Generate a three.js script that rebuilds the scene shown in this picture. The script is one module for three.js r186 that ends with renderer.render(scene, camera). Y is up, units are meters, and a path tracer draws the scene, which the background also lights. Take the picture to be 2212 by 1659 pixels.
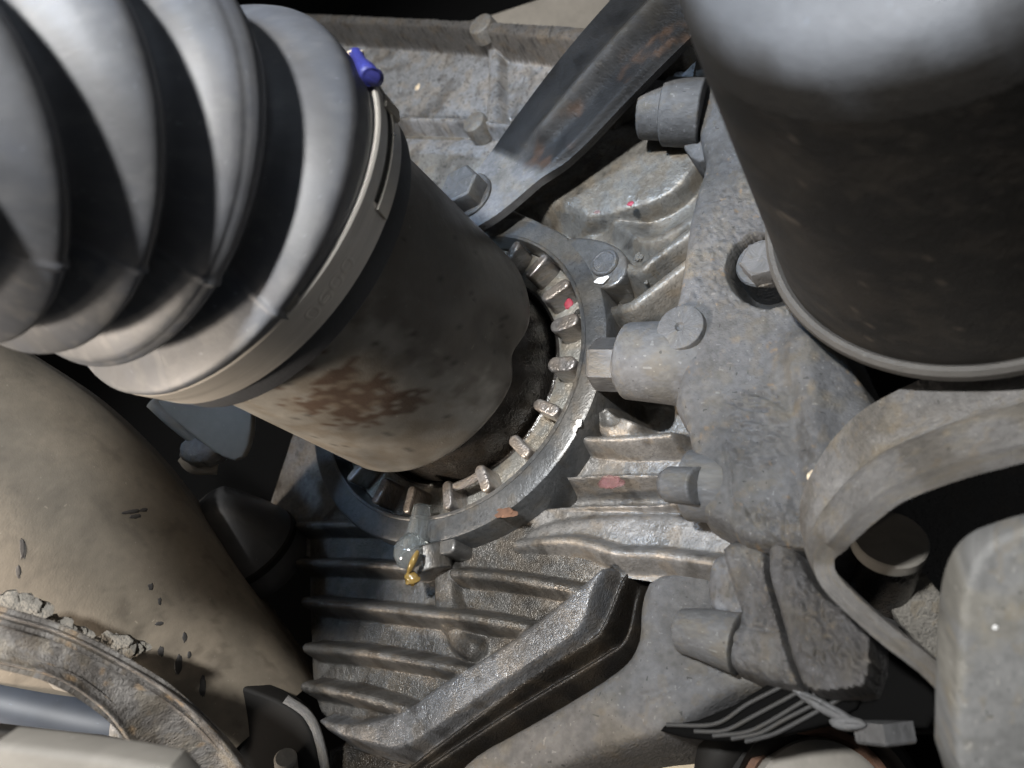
import * as THREE from 'three';
import * as BGU from 'three/addons/utils/BufferGeometryUtils.js';
import { RectAreaLightUniformsLib } from 'three/addons/lights/RectAreaLightUniformsLib.js';

// ---------- camera, lamps, exposure ----------
const K = 0.001;                                     // shapes are written in millimetres, the scene is in metres
const scene = new THREE.Scene();
scene.background = new THREE.Color(0.066, 0.067, 0.069);   // dim workshop around the car
const camera = new THREE.PerspectiveCamera(51.08, 4 / 3, 0.005, 10);
camera.position.set(0, 0, 0.25);
camera.lookAt(0, 0, 0);
camera.focus = 0.218;
camera.userData.fStop = 15;
scene.add(camera);
const renderer = new THREE.WebGLRenderer({ antialias: true });
renderer.setSize(1024, 768);
renderer.toneMapping = THREE.LinearToneMapping;
renderer.toneMappingExposure = 1;
renderer.shadowMap.enabled = true;
RectAreaLightUniformsLib.init();
{
  const key = new THREE.SpotLight(0xfffefc, 1.85, 0, 0.5, 0.3, 2);     // inspection lamp over the photographer's shoulder
  key.position.set(-0.23, 0.23, 0.52); key.target.position.set(0.01, 0, 0);
  key.castShadow = true; key.shadow.radius = 1.1; scene.add(key, key.target);
  const area = (col, i, w, h, at, to) => {
    const l = new THREE.RectAreaLight(new THREE.Color(...col), i, w, h);
    l.position.set(...at); l.lookAt(...to); scene.add(l);
  };
  const bootFill = new THREE.SpotLight(new THREE.Color(0.46, 0.68, 1.0), 3.4, 0, 0.104, 0.5, 2);     // added cool spot, kept narrow so it brightens only the boot
  bootFill.position.set(-0.4, 0.3, 0.42); bootFill.target.position.set(-0.094, 0.096, 0.1);
  bootFill.castShadow = true; bootFill.shadow.radius = 4.5; scene.add(bootFill, bootFill.target);
  area([0.72, 0.84, 1.0], 0.8, 0.5, 0.3, [0.05, 0.55, 0.5], [0, 0, 0]);          // weak cool fill added overhead for softness
  const warm = new THREE.SpotLight(new THREE.Color(1.0, 0.86, 0.72), 4.6, 0, 0.135, 0.7, 2);     // added warm spot from low left for tube underside, clamp and pipe
  warm.position.set(-0.62, -0.26, 0.3); warm.target.position.set(-0.075, -0.012, 0.04);
  warm.castShadow = true; warm.shadow.radius = 3; scene.add(warm, warm.target);
  area([1.0, 0.88, 0.76], 5.0, 0.3, 0.2, [-0.62, -0.3, 0.34], [-0.05, -0.03, 0.02]);   // warm bounce from the floor
}

// ---------- helpers ----------
const F = 1736, D = 250;
const V = (x, y, z) => new THREE.Vector3(x, y, z);
const P = (px, py, z) => V((px - 1106) * (D - z) / F, -(py - 829.5) * (D - z) / F, z);
const AX = V(-0.5172, 0.3968, 0.75832).normalize(), OO = V(-23.816, 6.984, 0);           // axis of the drive joint; the casing faces along it
const AU = V(0, 1, 0).cross(AX).normalize(), AV = AX.clone().cross(AU);
const toW = (u, v, s) => OO.clone().addScaledVector(AU, u).addScaledVector(AV, v).addScaledVector(AX, s);
const A = (px, py, s) => {
  const r = V((px - 1106) / F, -(py - 829.5) / F, -1), c = V(0, 0, D);
  const t = (s - c.clone().sub(OO).dot(AX)) / r.dot(AX);
  return c.addScaledVector(r, t);
};
const uvOf = (p) => { const d = p.clone().sub(OO); return [d.dot(AU), d.dot(AV)]; };
const UA = (px, py, s) => uvOf(A(px, py, s));
const lerp = THREE.MathUtils.lerp, clamp = THREE.MathUtils.clamp;
const sstep = (a, b, x) => { const t = clamp((x - a) / (b - a), 0, 1); return t * t * (3 - 2 * t); };
const smax = (a, b, k) => { const h = Math.max(k - Math.abs(a - b), 0) / k; return Math.max(a, b) + h * h * k * 0.25; };
const smin = (a, b, k) => -smax(-a, -b, k);
const softplus = (t, e = 0.7) => (t + Math.sqrt(t * t + e)) / 2;
let seed = 7;
const rnd = () => { seed = (seed * 16807) % 2147483647; return seed / 2147483647; };
const hash = (x, y, z = 0) => { let h = Math.imul(x, 374761393) ^ Math.imul(y, 668265263) ^ Math.imul(z, 2147483629 | 0); h = Math.imul(h ^ (h >>> 13), 1274126177); return ((h ^ (h >>> 16)) >>> 0) / 4294967296; };
function noise2(x, y, per = 0, sd = 0) {
  const xi = Math.floor(x), yi = Math.floor(y), fx = x - xi, fy = y - yi;
  const w = (n) => per ? ((n % per) + per) % per : n;
  const u = fx * fx * (3 - 2 * fx), v = fy * fy * (3 - 2 * fy);
  const a = hash(w(xi), w(yi), sd), b = hash(w(xi + 1), w(yi), sd), c = hash(w(xi), w(yi + 1), sd), d = hash(w(xi + 1), w(yi + 1), sd);
  return lerp(lerp(a, b, u), lerp(c, d, u), v);
}
const fbm = (x, y, oct = 4, per = 0, sd = 0) => { let s = 0, a = 0.5, n = 0; for (let i = 0; i < oct; i++) { s += a * noise2(x, y, per, sd + i * 17); n += a; x *= 2; y *= 2; per *= 2; a *= 0.5; } return s / n; };

// ---------- textures (tiles of 60 mm) ----------
function tex(size, fn, srgb) {
  const d = new Uint8Array(size * size * 4);
  for (let y = 0; y < size; y++) for (let x = 0; x < size; x++) {
    const c = fn(x / size, y / size), i = (y * size + x) * 4;
    for (let k = 0; k < 3; k++) d[i + k] = clamp((c.length ? c[k] : c) * 255, 0, 255);
    d[i + 3] = 255;
  }
  const t = new THREE.DataTexture(d, size, size);
  t.wrapS = t.wrapT = THREE.RepeatWrapping; t.magFilter = THREE.LinearFilter; t.minFilter = THREE.LinearMipmapLinearFilter;
  if (srgb) t.colorSpace = THREE.SRGBColorSpace;
  t.needsUpdate = true;
  return t;
}
const castMap = tex(1024, (u, v) => {
  const n = fbm(u * 6, v * 6, 5, 6, 1), f = fbm(u * 60, v * 60, 3, 60, 2), pit = noise2(u * 110, v * 110, 110, 5), b = fbm(u * 14, v * 14, 3, 14, 9);
  let k = 0.8 + 0.22 * (n - 0.5) + 0.2 * (f - 0.5);
  if (pit > 0.9) k *= 0.8;
  if (pit < 0.04) k *= 1.15;
  const w = sstep(0.45, 0.7, b);
  return [k * lerp(0.98, 1.0, w), k * lerp(0.98, 0.965, w), k * lerp(0.98, 0.92, w)];
}, true);
const castBump = tex(1024, (u, v) => 0.35 * fbm(u * 40, v * 40, 3, 40, 3) + 0.45 * fbm(u * 130, v * 130, 2, 130, 4) + 0.2 * fbm(u * 12, v * 12, 3, 12, 8));
const grainBump = tex(1024, (u, v) => noise2(u * 260, v * 260, 260, 11) * 0.75 + 0.25 * noise2(u * 110, v * 110, 110, 12));
const dustMap = tex(1024, (u, v) => {
  const n = fbm(u * 5, v * 5, 5, 5, 21), f = fbm(u * 50, v * 50, 3, 50, 22), sp = noise2(u * 70, v * 70, 70, 23), b = fbm(u * 9, v * 9, 4, 9, 24);
  let k = 0.8 + 0.2 * (n - 0.5) + 0.2 * (f - 0.5);
  const t = sstep(0.5, 0.72, b) * 0.5;
  let c = [k * lerp(0.97, 1.03, t), k * lerp(0.98, 1.0, t), k * lerp(1.0, 0.93, t)];
  const bl = 0.8 * sstep(0.64, 0.72, fbm(u * 22, v * 22, 3, 22, 33));
  c = [lerp(c[0], 0.92, bl * 0.22), lerp(c[1], 0.82, bl * 0.22), lerp(c[2], 0.66, bl * 0.22)];
  if (sp > 0.93) c = c.map((x) => x * 1.22);
  if (sp < 0.05) c = c.map((x) => x * 0.7);
  return c;
}, true);
const smoothDust = tex(512, (u, v) => {
  const n = fbm(u * 4, v * 4, 5, 4, 41), f = fbm(u * 30, v * 30, 3, 30, 42), sp = noise2(u * 46, v * 46, 46, 43);
  let k = 0.84 + 0.2 * (n - 0.5) + 0.07 * (f - 0.5);
  if (sp > 0.975) k *= 1.2;
  return [k, k * 0.98, k * 0.95];
}, true);
const roughMap = tex(512, (u, v) => { const k = 0.75 + 0.6 * (fbm(u * 8, v * 8, 4, 8, 51) - 0.5) + 0.1 * (fbm(u * 50, v * 50, 2, 50, 52) - 0.5); return [0, k, k]; });

const mat = (o) => new THREE.MeshPhysicalMaterial({ side: THREE.DoubleSide, ...o });
const M = {
  cast: mat({ color: new THREE.Color(0.265, 0.26, 0.248), map: castMap, bumpMap: castBump, bumpScale: 0.00022, roughnessMap: roughMap, roughness: 0.66, metalness: 0.35, vertexColors: true }),
  castSilver: mat({ color: new THREE.Color(0.36, 0.362, 0.365), map: castMap, bumpMap: castBump, bumpScale: 0.00022, roughnessMap: roughMap, roughness: 0.6, metalness: 0.35, vertexColors: true }),
  castFine: mat({ color: new THREE.Color(0.15, 0.149, 0.147), map: castMap, bumpMap: grainBump, bumpScale: 0.00017, roughnessMap: roughMap, roughness: 0.6, metalness: 0.4, vertexColors: true }),
  cover: mat({ color: new THREE.Color(0.135, 0.134, 0.132), map: dustMap, bumpMap: castBump, bumpScale: 0.0003, roughness: 0.85, metalness: 0, vertexColors: true }),
  coverPlain: mat({ color: new THREE.Color(0.155, 0.154, 0.152), map: dustMap, bumpMap: castBump, bumpScale: 0.0002, roughness: 0.7, metalness: 0.1 }),
  rubber: mat({ color: new THREE.Color(0.15, 0.17, 0.205), map: smoothDust, bumpMap: castBump, bumpScale: 0.00004, roughness: 0.53, specularIntensity: 1.2, vertexColors: true }),
  black: mat({ color: new THREE.Color(0.014, 0.0135, 0.013), map: smoothDust, roughness: 0.7, specularIntensity: 0.5 }),
  oily: mat({ color: new THREE.Color(0.05, 0.046, 0.042), map: castMap, roughness: 0.3, roughnessMap: roughMap, bumpMap: castBump, bumpScale: 0.0003 }),
  tube: mat({ color: new THREE.Color(0.31, 0.31, 0.305), map: smoothDust, bumpMap: castBump, bumpScale: 0.00006, roughnessMap: roughMap, roughness: 0.62, metalness: 0.35, vertexColors: true }),
  steel: mat({ color: new THREE.Color(0.5, 0.49, 0.47), map: smoothDust, roughnessMap: roughMap, roughness: 0.42, metalness: 0.85 }),
  wet: mat({ color: new THREE.Color(0.185, 0.184, 0.18), map: castMap, bumpMap: castBump, bumpScale: 0.00016, roughness: 0.42, metalness: 0.35, clearcoat: 0.6, clearcoatRoughness: 0.16, vertexColors: true }),
  tooth: mat({ color: new THREE.Color(0.42, 0.4, 0.39), map: castMap, bumpMap: castBump, bumpScale: 0.0004, roughness: 0.35, metalness: 0.6, clearcoat: 1, clearcoatRoughness: 0.08 }),
  floor: mat({ color: new THREE.Color(0.4, 0.392, 0.36), map: castMap, bumpMap: castBump, bumpScale: 0.0005, roughness: 0.45, metalness: 0.3, clearcoat: 0.5, clearcoatRoughness: 0.2 }),
  bolt: mat({ color: new THREE.Color(0.17, 0.168, 0.165), map: dustMap, bumpMap: castBump, bumpScale: 0.0002, roughness: 0.5, metalness: 0.35 }),
  beige: mat({ color: new THREE.Color(0.3, 0.283, 0.256), map: smoothDust, bumpMap: castBump, bumpScale: 0.00006, roughness: 0.75, vertexColors: true }),
  armGrey: mat({ color: new THREE.Color(0.27, 0.255, 0.235), map: dustMap, bumpMap: castBump, bumpScale: 0.0004, roughness: 0.7, vertexColors: true }),
  strut: mat({ color: new THREE.Color(0.2, 0.195, 0.19), map: dustMap, bumpMap: castBump, bumpScale: 0.00012, roughness: 0.7, roughnessMap: roughMap, metalness: 0.1, vertexColors: true }),
  plate: mat({ color: new THREE.Color(0.3, 0.295, 0.28), map: smoothDust, roughness: 0.7 }),
  sheetGrey: mat({ color: new THREE.Color(0.25, 0.245, 0.23), map: dustMap, roughness: 0.75 }),
  cup: mat({ color: new THREE.Color(0.1, 0.1, 0.1), map: smoothDust, bumpMap: castBump, bumpScale: 0.00015, roughness: 0.62, specularIntensity: 0.9, vertexColors: true }),
  dark: mat({ color: new THREE.Color(0.004, 0.004, 0.004), roughness: 1, specularIntensity: 0.1 }),
  collar: mat({ color: new THREE.Color(0.06, 0.066, 0.078), map: smoothDust, bumpMap: castBump, bumpScale: 0.00008, roughness: 0.5 }),
  gaiter: mat({ color: new THREE.Color(0.1, 0.105, 0.115), map: smoothDust, roughness: 0.45 }),
  guardRib: mat({ color: new THREE.Color(0.05, 0.049, 0.047), map: dustMap, roughness: 0.7 }),
  white: mat({ color: new THREE.Color(0.78, 0.78, 0.78), roughness: 0.6 }),
  red: mat({ color: new THREE.Color(0.5, 0.06, 0.1), map: castMap, roughness: 0.6 }),
  pink: mat({ color: new THREE.Color(0.42, 0.16, 0.19), map: castMap, roughness: 0.55, transparent: true, opacity: 0.24 }),
  rust: mat({ color: new THREE.Color(0.2, 0.105, 0.065), map: dustMap, roughness: 0.85 }),
  cream: mat({ color: new THREE.Color(0.66, 0.58, 0.44), map: smoothDust, roughness: 0.8 }),
  blue: mat({ color: new THREE.Color(0.05, 0.055, 0.3), roughness: 0.5, map: dustMap }),
  chip: mat({ color: new THREE.Color(0.045, 0.042, 0.04), roughness: 0.7 }),
  navy: mat({ color: new THREE.Color(0.05, 0.065, 0.095), map: smoothDust, roughness: 0.5 }),
  crumb: mat({ color: new THREE.Color(0.62, 0.52, 0.38), roughness: 0.8 }),
  fabric: mat({ color: new THREE.Color(0.24, 0.22, 0.185), map: dustMap, roughness: 0.95, bumpMap: castBump, bumpScale: 0.0006 }),
  grease: mat({ color: new THREE.Color(0.7, 0.76, 0.78), transmission: 0.9, thickness: 0.004, ior: 1.4, roughness: 0.1, clearcoat: 1, clearcoatRoughness: 0.03 }),
  amber: mat({ color: new THREE.Color(0.3, 0.2, 0.06), roughness: 0.15, clearcoat: 1, transmission: 0.35, thickness: 0.003, ior: 1.45 }),
};

// ---------- geometry builders, all in mm ----------
function finish(g) { g.scale(K, K, K); return g; }
const used = {};
function named(n) { used[n] = (used[n] ?? -1) + 1; return used[n] ? n + '_' + String(used[n]).padStart(3, '0') : n; }
function mesh(name, g, m, parent) {
  if (m.vertexColors && !g.attributes.color) g.setAttribute('color', new THREE.BufferAttribute(new Float32Array(g.attributes.position.count * 3).fill(1), 3));
  const o = new THREE.Mesh(finish(g), m);
  o.name = parent ? name : named(name); o.castShadow = o.receiveShadow = true;
  (parent ?? scene).add(o);
  return o;
}
function tag(o, label, category, group, kind) { Object.assign(o.userData, { label, category }); if (group) o.userData.group = group; if (kind) o.userData.kind = kind; return o; }
const groups = [];
function thing(name, label, category, group, kind) { const o = new THREE.Group(); o.name = named(name); scene.add(o); groups.push(o); return tag(o, label, category, group, kind); }
function single(name, g, m, label, category, group) { return tag(mesh(name, g, m), label, category, group); }

function gridGeo(nu, nv, fn, uvf, closed = false, colf) {     // nu cells across (closed or not), nv cells along
  const pos = [], uv = [], col = [], idx = [];
  for (let j = 0; j <= nv; j++) for (let i = 0; i <= nu; i++) {
    const p = fn(i / nu, j / nv), t = uvf(i / nu, j / nv, p);
    pos.push(p.x, p.y, p.z); uv.push(t[0], t[1]);
    if (colf) col.push(...colf(i / nu, j / nv, p));
  }
  const w = nu + 1;
  for (let j = 0; j < nv; j++) for (let i = 0; i < nu; i++) { const a = j * w + i; idx.push(a, a + 1, a + w, a + 1, a + w + 1, a + w); }
  const g = new THREE.BufferGeometry();
  g.setAttribute('position', new THREE.Float32BufferAttribute(pos, 3));
  g.setAttribute('uv', new THREE.Float32BufferAttribute(uv, 2));
  if (colf) g.setAttribute('color', new THREE.Float32BufferAttribute(col, 3));
  g.setIndex(idx);
  g.computeVertexNormals();
  if (closed) {                                              // join the normals along the seam
    const n = g.attributes.normal;
    for (let j = 0; j <= nv; j++) { const a = j * w, b = a + nu, x = V(n.getX(a) + n.getX(b), n.getY(a) + n.getY(b), n.getZ(a) + n.getZ(b)).normalize(); n.setXYZ(a, x.x, x.y, x.z); n.setXYZ(b, x.x, x.y, x.z); }
  }
  return g;
}
const basis = (n) => { const u = (Math.abs(n.y) < 0.9 ? V(0, 1, 0) : V(1, 0, 0)).cross(n).normalize(); return [u, n.clone().cross(u)]; };
function lathe(c, n, prof, seg = 96, crease = 0.55, colf) {    // prof: [s, r] along n
  const [u, v] = n === AX ? [AU, AV] : basis(n), L = [0];
  for (let i = 1; i < prof.length; i++) L[i] = L[i - 1] + Math.hypot(prof[i][0] - prof[i - 1][0], prof[i][1] - prof[i - 1][1]);
  const R = Math.max(...prof.map((p) => p[1]));
  let g = gridGeo(seg, prof.length - 1, (a, b) => {
    const [s, r] = prof[Math.round(b * (prof.length - 1))], t = a * 2 * Math.PI;
    return c.clone().addScaledVector(n, s).addScaledVector(u, r * Math.cos(t)).addScaledVector(v, r * Math.sin(t));
  }, (a, b) => [a * Math.max(1, Math.round(2 * Math.PI * R / 60 * 2) / 2), L[Math.round(b * (prof.length - 1))] / 60], true, colf);
  if (crease) g = BGU.toCreasedNormals(g, crease);
  return g;
}
function dense(pts, n, tension = 0.5) { return new THREE.CatmullRomCurve3(pts, false, 'catmullrom', tension).getPoints(n); }
function shell(nu, nv, fn, thick, uvf, colf) {                // a sheet fn(a, b) with real thickness behind it
  const eps = 1e-3, nrm = (a, b) => {
    const a0 = Math.max(0, a - eps), a1 = Math.min(1, a + eps), b0 = Math.max(0, b - eps), b1 = Math.min(1, b + eps);
    return fn(a1, b).sub(fn(a0, b)).cross(fn(a, b1).sub(fn(a, b0))).normalize();
  };
  const st = [[0, 1], [0, 0]];
  const uvq = uvf ?? ((a, b, p) => [(p.x + p.z * 0.5) / 60, (p.y + p.z * 0.3) / 60]);
  const front = gridGeo(nu, nv, fn, uvq, false, colf);
  if (!thick) return front;
  const sgn = nrm(0.5, 0.5).dot(V(0, 0, 1)) > 0 ? -1 : 1, off = (a, b, t) => fn(a, b).addScaledVector(nrm(a, b), sgn * t);
  const back = gridGeo(nu, nv, (a, b) => off(a, b, thick), uvq, false, colf);
  const rim = (f, n, cf) => gridGeo(n, 2, (a, b) => f(a, b * thick), uvq, false, cf);
  const parts = [front, back,
    rim((a, t) => off(a, 0, t), nu, colf && ((a) => colf(a, 0))), rim((a, t) => off(a, 1, t), nu, colf && ((a) => colf(a, 1))),
    rim((b, t) => off(0, b, t), nv, colf && ((b) => colf(0, b))), rim((b, t) => off(1, b, t), nv, colf && ((b) => colf(1, b)))];
  return BGU.mergeGeometries(parts);
}
function rowsFn(rows) {                                        // smooth surface through rows of points
  const curves = rows.map((r) => new THREE.CatmullRomCurve3(r, false, 'catmullrom', 0.5)), cache = new Map();
  return (a, b) => {
    const key = a.toFixed(5);
    let c = cache.get(key);
    if (!c) { c = new THREE.CatmullRomCurve3(curves.map((q) => q.getPoint(a)), false, 'catmullrom', 0.5); cache.set(key, c); }
    return c.getPoint(b);
  };
}
function sweep(pts, rad, n = 60, seg = 20, opt = {}) {         // round bar along a curve, ends closed
  const c = new THREE.CatmullRomCurve3(pts, false, 'catmullrom', 0.5), fr = c.computeFrenetFrames(n, false), r = typeof rad === 'function' ? rad : () => rad;
  const P0 = [];
  for (let j = 0; j <= n; j++) P0.push(c.getPoint(j / n));
  const len = c.getLength(), uvl = len / 60;
  return gridGeo(seg, n + 4, (a, b) => {
    let j = Math.round(b * (n + 4)) - 2, k = 1;
    if (j < 0) { k = j === -2 ? 0 : 0.8; j = 0; } else if (j > n) { k = j === n + 2 ? 0 : 0.8; j = n; }
    const t = a * 2 * Math.PI, q = r(j / n, a) * k, fl = opt.flat ?? 1;
    return P0[j].clone().addScaledVector(fr.normals[j], q * Math.cos(t)).addScaledVector(fr.binormals[j], q * Math.sin(t) * fl);
  }, (a, b) => [a * Math.max(1, Math.round(r(0.5, 0) * 6.3 / 60)), b * uvl], true, opt.col);
}
function plate(poly, depth, bevel, toP, round = 0) {           // outline in a plane, extruded backwards, edges rounded; toP maps (x, y, z) to the world
  const sh = new THREE.Shape(poly.map((p) => new THREE.Vector2(p[0], p[1])));
  let g = new THREE.ExtrudeGeometry(sh, { depth, bevelEnabled: bevel > 0, bevelThickness: bevel, bevelSize: bevel, bevelOffset: -bevel, bevelSegments: 3, curveSegments: 6 });
  g.clearGroups();
  const p = g.attributes.position, uv = g.attributes.uv;
  for (let i = 0; i < p.count; i++) { uv.setXY(i, (p.getX(i) + p.getZ(i) * 0.6) / 60, (p.getY(i) + p.getZ(i) * 0.6) / 60); const q = toP(p.getX(i), p.getY(i), p.getZ(i)); p.setXYZ(i, q.x, q.y, q.z); }
  g.computeVertexNormals();
  return BGU.toCreasedNormals(g, 0.6);
}
const roundPoly = (pts, it = 2) => { for (let k = 0; k < it; k++) { const o = []; pts.forEach((p, i) => { const q = pts[(i + 1) % pts.length]; o.push([p[0] * 0.75 + q[0] * 0.25, p[1] * 0.75 + q[1] * 0.25], [p[0] * 0.25 + q[0] * 0.75, p[1] * 0.25 + q[1] * 0.75]); }); pts = o; } return pts; };
// a plate in the casing's frame: photo outline at height s, going back by depth along the casing's axis
const plateA = (px, s, depth, bevel, it = 2) => plate(roundPoly(px.map((p) => UA(p[0], p[1], s)), it), depth - 2 * bevel, bevel, (x, y, z) => toW(x, y, s - depth + bevel + z));
// a plate square to the view at distance z
const plateZ = (px, z, depth, bevel, it = 2) => plate(roundPoly(px.map((p) => { const q = P(p[0], p[1], z); return [q.x, q.y]; }), it), depth - 2 * bevel, bevel, (x, y, d) => V(x, y, z - depth + bevel + d));
function hexHead(c, n, r, h, turn = 0) {                       // a chamfered six-sided head, its base at c
  const [u0, v0] = basis(n), prof = [[0, 0], [0, 1], [0.82, 1], [0.93, 0.95], [1, 0.84], [1.0, 0]];
  const pos = (i, k) => { const t = turn + k * Math.PI / 3, q = prof[i]; return c.clone().addScaledVector(n, q[0] * h).addScaledVector(u0, q[1] * r * Math.cos(t)).addScaledVector(v0, q[1] * r * Math.sin(t)); };
  return BGU.toCreasedNormals(gridGeo(6, prof.length - 1, (a, b) => pos(Math.round(b * (prof.length - 1)), Math.round(a * 6)), (a, b) => [a * r * 6 / 60, b * h / 30]), 0.5);
}
function blob(c, r, n, flat = 0.5, amp = 0.25, sd = 1, stretch = [1, 1]) {   // a small uneven lump lying on a surface with normal n
  const g = new THREE.IcosahedronGeometry(1, 3), p = g.attributes.position, [u, v] = basis(n);
  for (let i = 0; i < p.count; i++) {
    const x = p.getX(i), y = p.getY(i), z = p.getZ(i), k = 1 + amp * (2 * fbm(x * 2.2 + sd * 7.1 + 20, y * 2.2 + z * 3.1 + 20, 3, 0, sd) - 1) * 1.6;
    const q = c.clone().addScaledVector(u, x * r * k * stretch[0]).addScaledVector(v, y * r * k * stretch[1]).addScaledVector(n, z * r * k * flat);
    p.setXYZ(i, q.x, q.y, q.z);
  }
  g.deleteAttribute('normal'); g.deleteAttribute('uv');
  const m = BGU.mergeVertices(g, 1e-4); m.computeVertexNormals();
  m.setAttribute('uv', new THREE.Float32BufferAttribute(new Float32Array(m.attributes.position.count * 2).map((_, i) => m.attributes.position.array[(i >> 1) * 3 + (i & 1)] / 60), 2));
  return m;
}

// ---------- cast relief: one continuous surface over the casing plane, split into body and named parts ----------
const segD = (u, v, pts) => {
  let best = 1e9, s = 0;
  for (let i = 0; i + 1 < pts.length; i++) {
    const [ax, ay, as] = pts[i], [bx, by, bs] = pts[i + 1], dx = bx - ax, dy = by - ay, t = clamp(((u - ax) * dx + (v - ay) * dy) / (dx * dx + dy * dy), 0, 1);
    const d = Math.hypot(u - ax - dx * t, v - ay - dy * t);
    if (d < best) { best = d; s = as + (bs - as) * t; }
  }
  return [best, s];
};
const polyD = (u, v, pts) => {
  let d = 1e9, inside = false;
  for (let i = 0, j = pts.length - 1; i < pts.length; j = i++) {
    const [ax, ay] = pts[i], [bx, by] = pts[j], dx = bx - ax, dy = by - ay, t = clamp(((u - ax) * dx + (v - ay) * dy) / (dx * dx + dy * dy), 0, 1);
    d = Math.min(d, Math.hypot(u - ax - dx * t, v - ay - dy * t));
    if ((ay > v) !== (by > v) && u < (bx - ax) * (v - ay) / (by - ay) + ax) inside = !inside;
  }
  return inside ? -d : d;
};
const box = (pts, m) => [Math.min(...pts.map((p) => p[0])) - m, Math.max(...pts.map((p) => p[0])) + m, Math.min(...pts.map((p) => p[1])) - m, Math.max(...pts.map((p) => p[1])) + m];
const within = (b, u, v) => u > b[0] && u < b[1] && v > b[2] && v < b[3];
function ridge(part, px, hw, o = {}) {                         // px: [x, y, s]; a raised rib with flat or round top
  const pts = dense(px.map((p) => { const [u, v] = UA(...p); return V(u, v, p[2]); }), px.length > 2 ? px.length * 5 : 1).map((q) => [q.x, q.y, q.z]);
  const b = box(pts, hw + (o.reach ?? 14)), slope = o.slope ?? 3, k = o.k ?? 1.6;
  return (u, v, h) => {
    if (!within(b, u, v) || h < (o.on ?? -1e9)) return null;
    const [d, s] = segD(u, v, pts);
    const top = o.round ? (d < hw * 0.98 ? s - hw + Math.sqrt(hw * hw - d * d) : s - hw - (d - hw * 0.98) * 4 + hw * 0.2) : s - slope * softplus(d - hw, o.e ?? 0.5);
    return [smax(h, top, k), top > h - 0.05 ? part : null];
  };
}
function plateau(part, px, s, o = {}) {                        // raised flat region; s is a height or a function of (u, v)
  const ref = typeof s === 'number' ? s : o.ref, pts = roundPoly(px.map((p) => UA(p[0], p[1], ref)), o.it ?? 2), b = box(pts, o.reach ?? 16), slope = o.slope ?? 3, k = o.k ?? 1.6;
  return (u, v, h) => {
    if (!within(b, u, v)) return null;
    const top = (typeof s === 'number' ? s : s(u, v)) - slope * softplus(polyD(u, v, pts), o.e ?? 0.8);
    return [smax(h, top, k), top > h - 0.05 ? part : null];
  };
}
function pit(part, px, s, o = {}) {                            // sunk region
  const pts = roundPoly(px.map((p) => UA(p[0], p[1], o.ref ?? s)), o.it ?? 2), b = box(pts, 6), slope = o.slope ?? 4, k = o.k ?? 0.8;
  return (u, v, h) => {
    if (!within(b, u, v)) return null;
    const f = s + slope * softplus(polyD(u, v, pts) + 0.6, 0.3);
    return [smin(h, f, k), f < h ? part : null];
  };
}
function groove(px, w, depth) {
  const pts = px.map((p) => UA(...p)).map((q) => [q[0], q[1], 0]), b = box(pts, w * 3);
  return (u, v, h) => { if (!within(b, u, v)) return null; const d = segD(u, v, pts)[0]; return [h - depth * Math.exp(-(d * d) / (w * w)), null]; };
}
function rough(px, amp, su, sv, sd) {                          // crusty or wrinkled patch
  const pts = px.map((p) => UA(...p, 2)), b = box(pts, 3);
  return (u, v, h) => { if (!within(b, u, v) || h < -8) return null; const w = sstep(1.5, -4, polyD(u, v, pts)); return w ? [h + w * amp * 2.6 * (fbm(u / su + 70, v / sv + 70, 3, 0, sd) - 0.5), null] : null; };
}
const ring6 = (cx, cy, rx, ry = rx, n = 12) => Array.from({ length: n }, (_, i) => [cx + rx * Math.cos(i / n * 6.2832), cy + ry * Math.sin(i / n * 6.2832)]);
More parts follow.
